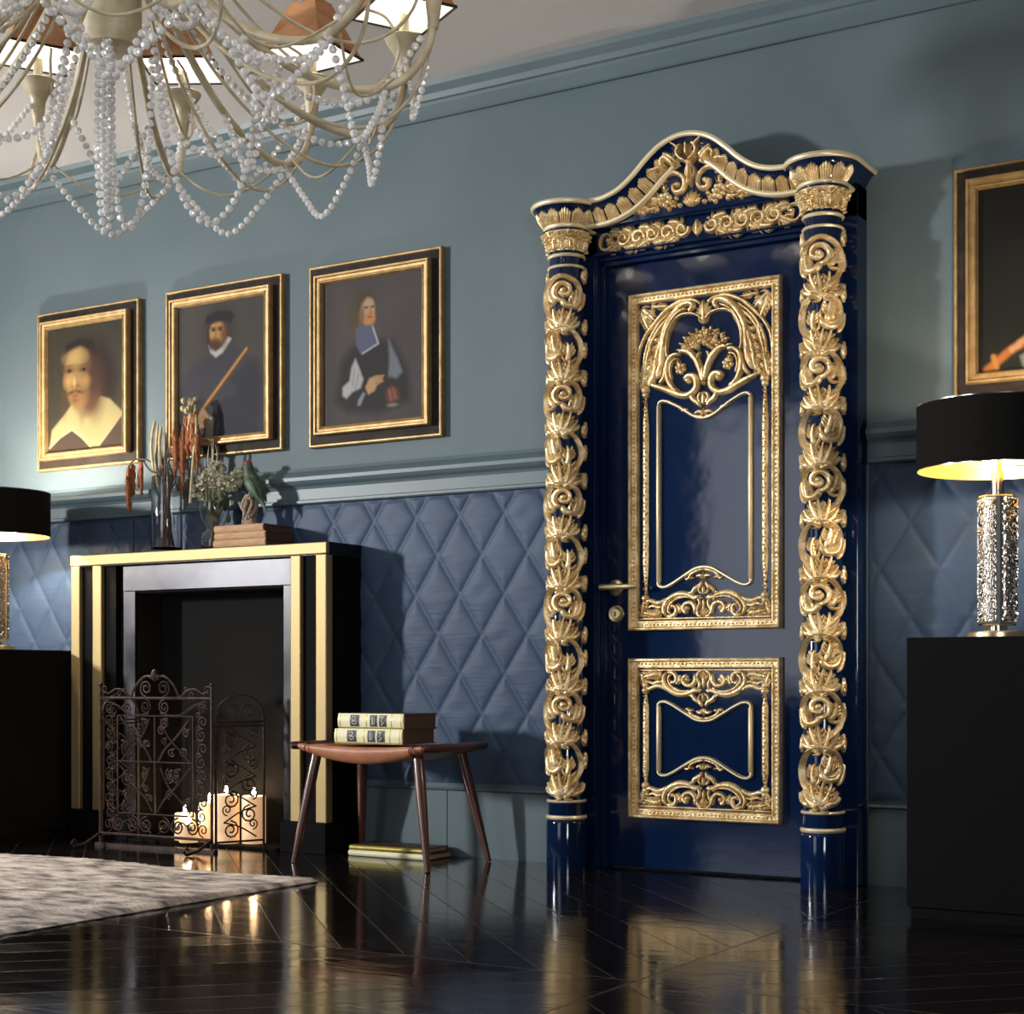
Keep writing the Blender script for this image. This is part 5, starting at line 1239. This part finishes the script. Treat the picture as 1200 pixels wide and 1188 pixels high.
# long drops under the hub
camr = ang_cam - PI / 2          # to the right in the photograph
def cp_(dr, dd, z): return (CHX + dr * math.cos(camr) + dd * math.cos(ang_cam), CHY + dr * math.sin(camr) + dd * math.sin(ang_cam), z)
strand([cp_(-.030, -.02, 2.60), cp_(-.030, -.02, 2.2), cp_(-.032, -.02, 1.95), cp_(-.022, -.02, 1.80), cp_(-.012, -.02, 1.765), cp_(-.002, -.02, 1.80), cp_(.002, -.02, 1.95), cp_(.0, -.02, 2.2), cp_(.0, -.02, 2.60)])
strand([cp_(.0, .03, 2.22), cp_(.002, .03, 2.0), cp_(.018, .03, 1.84), cp_(.045, .03, 1.79), cp_(.075, .03, 1.86), cp_(.092, .03, 2.0), cp_(.10, .03, 2.22)])
strand([cp_(-.015, -.06, 2.23), cp_(-.020, -.05, 2.0), cp_(-.012, -.04, 1.80), cp_(-.005, -.05, 2.0), cp_(-.005, -.06, 2.23)], .009, .019)
strand([cp_(.10, -.06, 2.23), cp_(.13, -.05, 2.02), cp_(.17, -.05, 1.86), cp_(.235, -.05, 1.795), cp_(.30, -.05, 1.86), cp_(.34, -.03, 2.0), cp_(.36, 0, 2.23)])
strand([cp_(-.10, -.06, 2.23), cp_(-.13, -.05, 2.02), cp_(-.17, -.05, 1.90), cp_(-.245, -.05, 1.82), cp_(-.31, -.05, 1.90), cp_(-.34, -.03, 2.0), cp_(-.36, 0, 2.23)])
strand([cp_(.11, .05, 2.23), cp_(.16, .05, 2.05), cp_(.26, .05, 2.0), cp_(.36, .05, 2.07), cp_(.46, .05, 2.17)])
strand([cp_(-.11, .05, 2.23), cp_(-.16, .05, 2.05), cp_(-.26, .05, 2.0), cp_(-.36, .05, 2.07), cp_(-.46, .05, 2.17)])

# ------------------------------------------------------------------ light
def area(name, loc, target, sx, sy, power, col):
    l = bpy.data.lights.new(name, 'AREA'); l.shape = 'RECTANGLE'; l.size = sx; l.size_y = sy; l.energy = power; l.color = col
    o = bpy.data.objects.new(name, l); C.objects.link(o); o.location = loc; o.rotation_euler = (Vector(target) - Vector(loc)).to_track_quat('-Z', 'Y').to_euler(); return o
kd = area('key_light', (-9.05, YF + .02, 2.28), (-1.9, 0, 1.5), .55, .6, 185, (1., .985, .96)); kd.data.spread = 1.35  # key light set to the cast shadows, housed in the added high window
area('assumed_window_light', (-4.16, YF + .02, 1.65), (-3.4, 0, 1.5), 1.7, 2.0, 22, (.90, .95, 1.))  # area light added at the assumed tall window behind the camera
u = area('ceiling_fill', (.9, YF + .03, 1.2), (-2.6, -1.2, 2.92), 1.7, .9, 42, (1., .96, .93)); u.data.spread = 1.3  # added fill to lift the ceiling; no window stands here
w = bpy.data.worlds.new('world'); bpy.context.scene.world = w; w.use_nodes = True
w.node_tree.nodes['Background'].inputs[0].default_value = (.5, .6, .7, 1); w.node_tree.nodes['Background'].inputs[1].default_value = .3

# ------------------------------------------------------------------ camera
cam = bpy.data.cameras.new('camera'); co = bpy.data.objects.new('camera', cam); C.objects.link(co)
co.location = (0, -5.06, .66); co.rotation_euler = (PI / 2, 0, math.atan2(.5231, .8523))
cam.lens = 36 * 1890 / 1200; cam.sensor_width = 36; cam.sensor_fit = 'HORIZONTAL'; cam.shift_y = 203 / 1200; cam.clip_start = .05
sc = bpy.context.scene; sc.camera = co
sc.view_settings.view_transform = 'Standard'; sc.view_settings.look = 'None'; sc.view_settings.exposure = -.22; sc.view_settings.gamma = 1
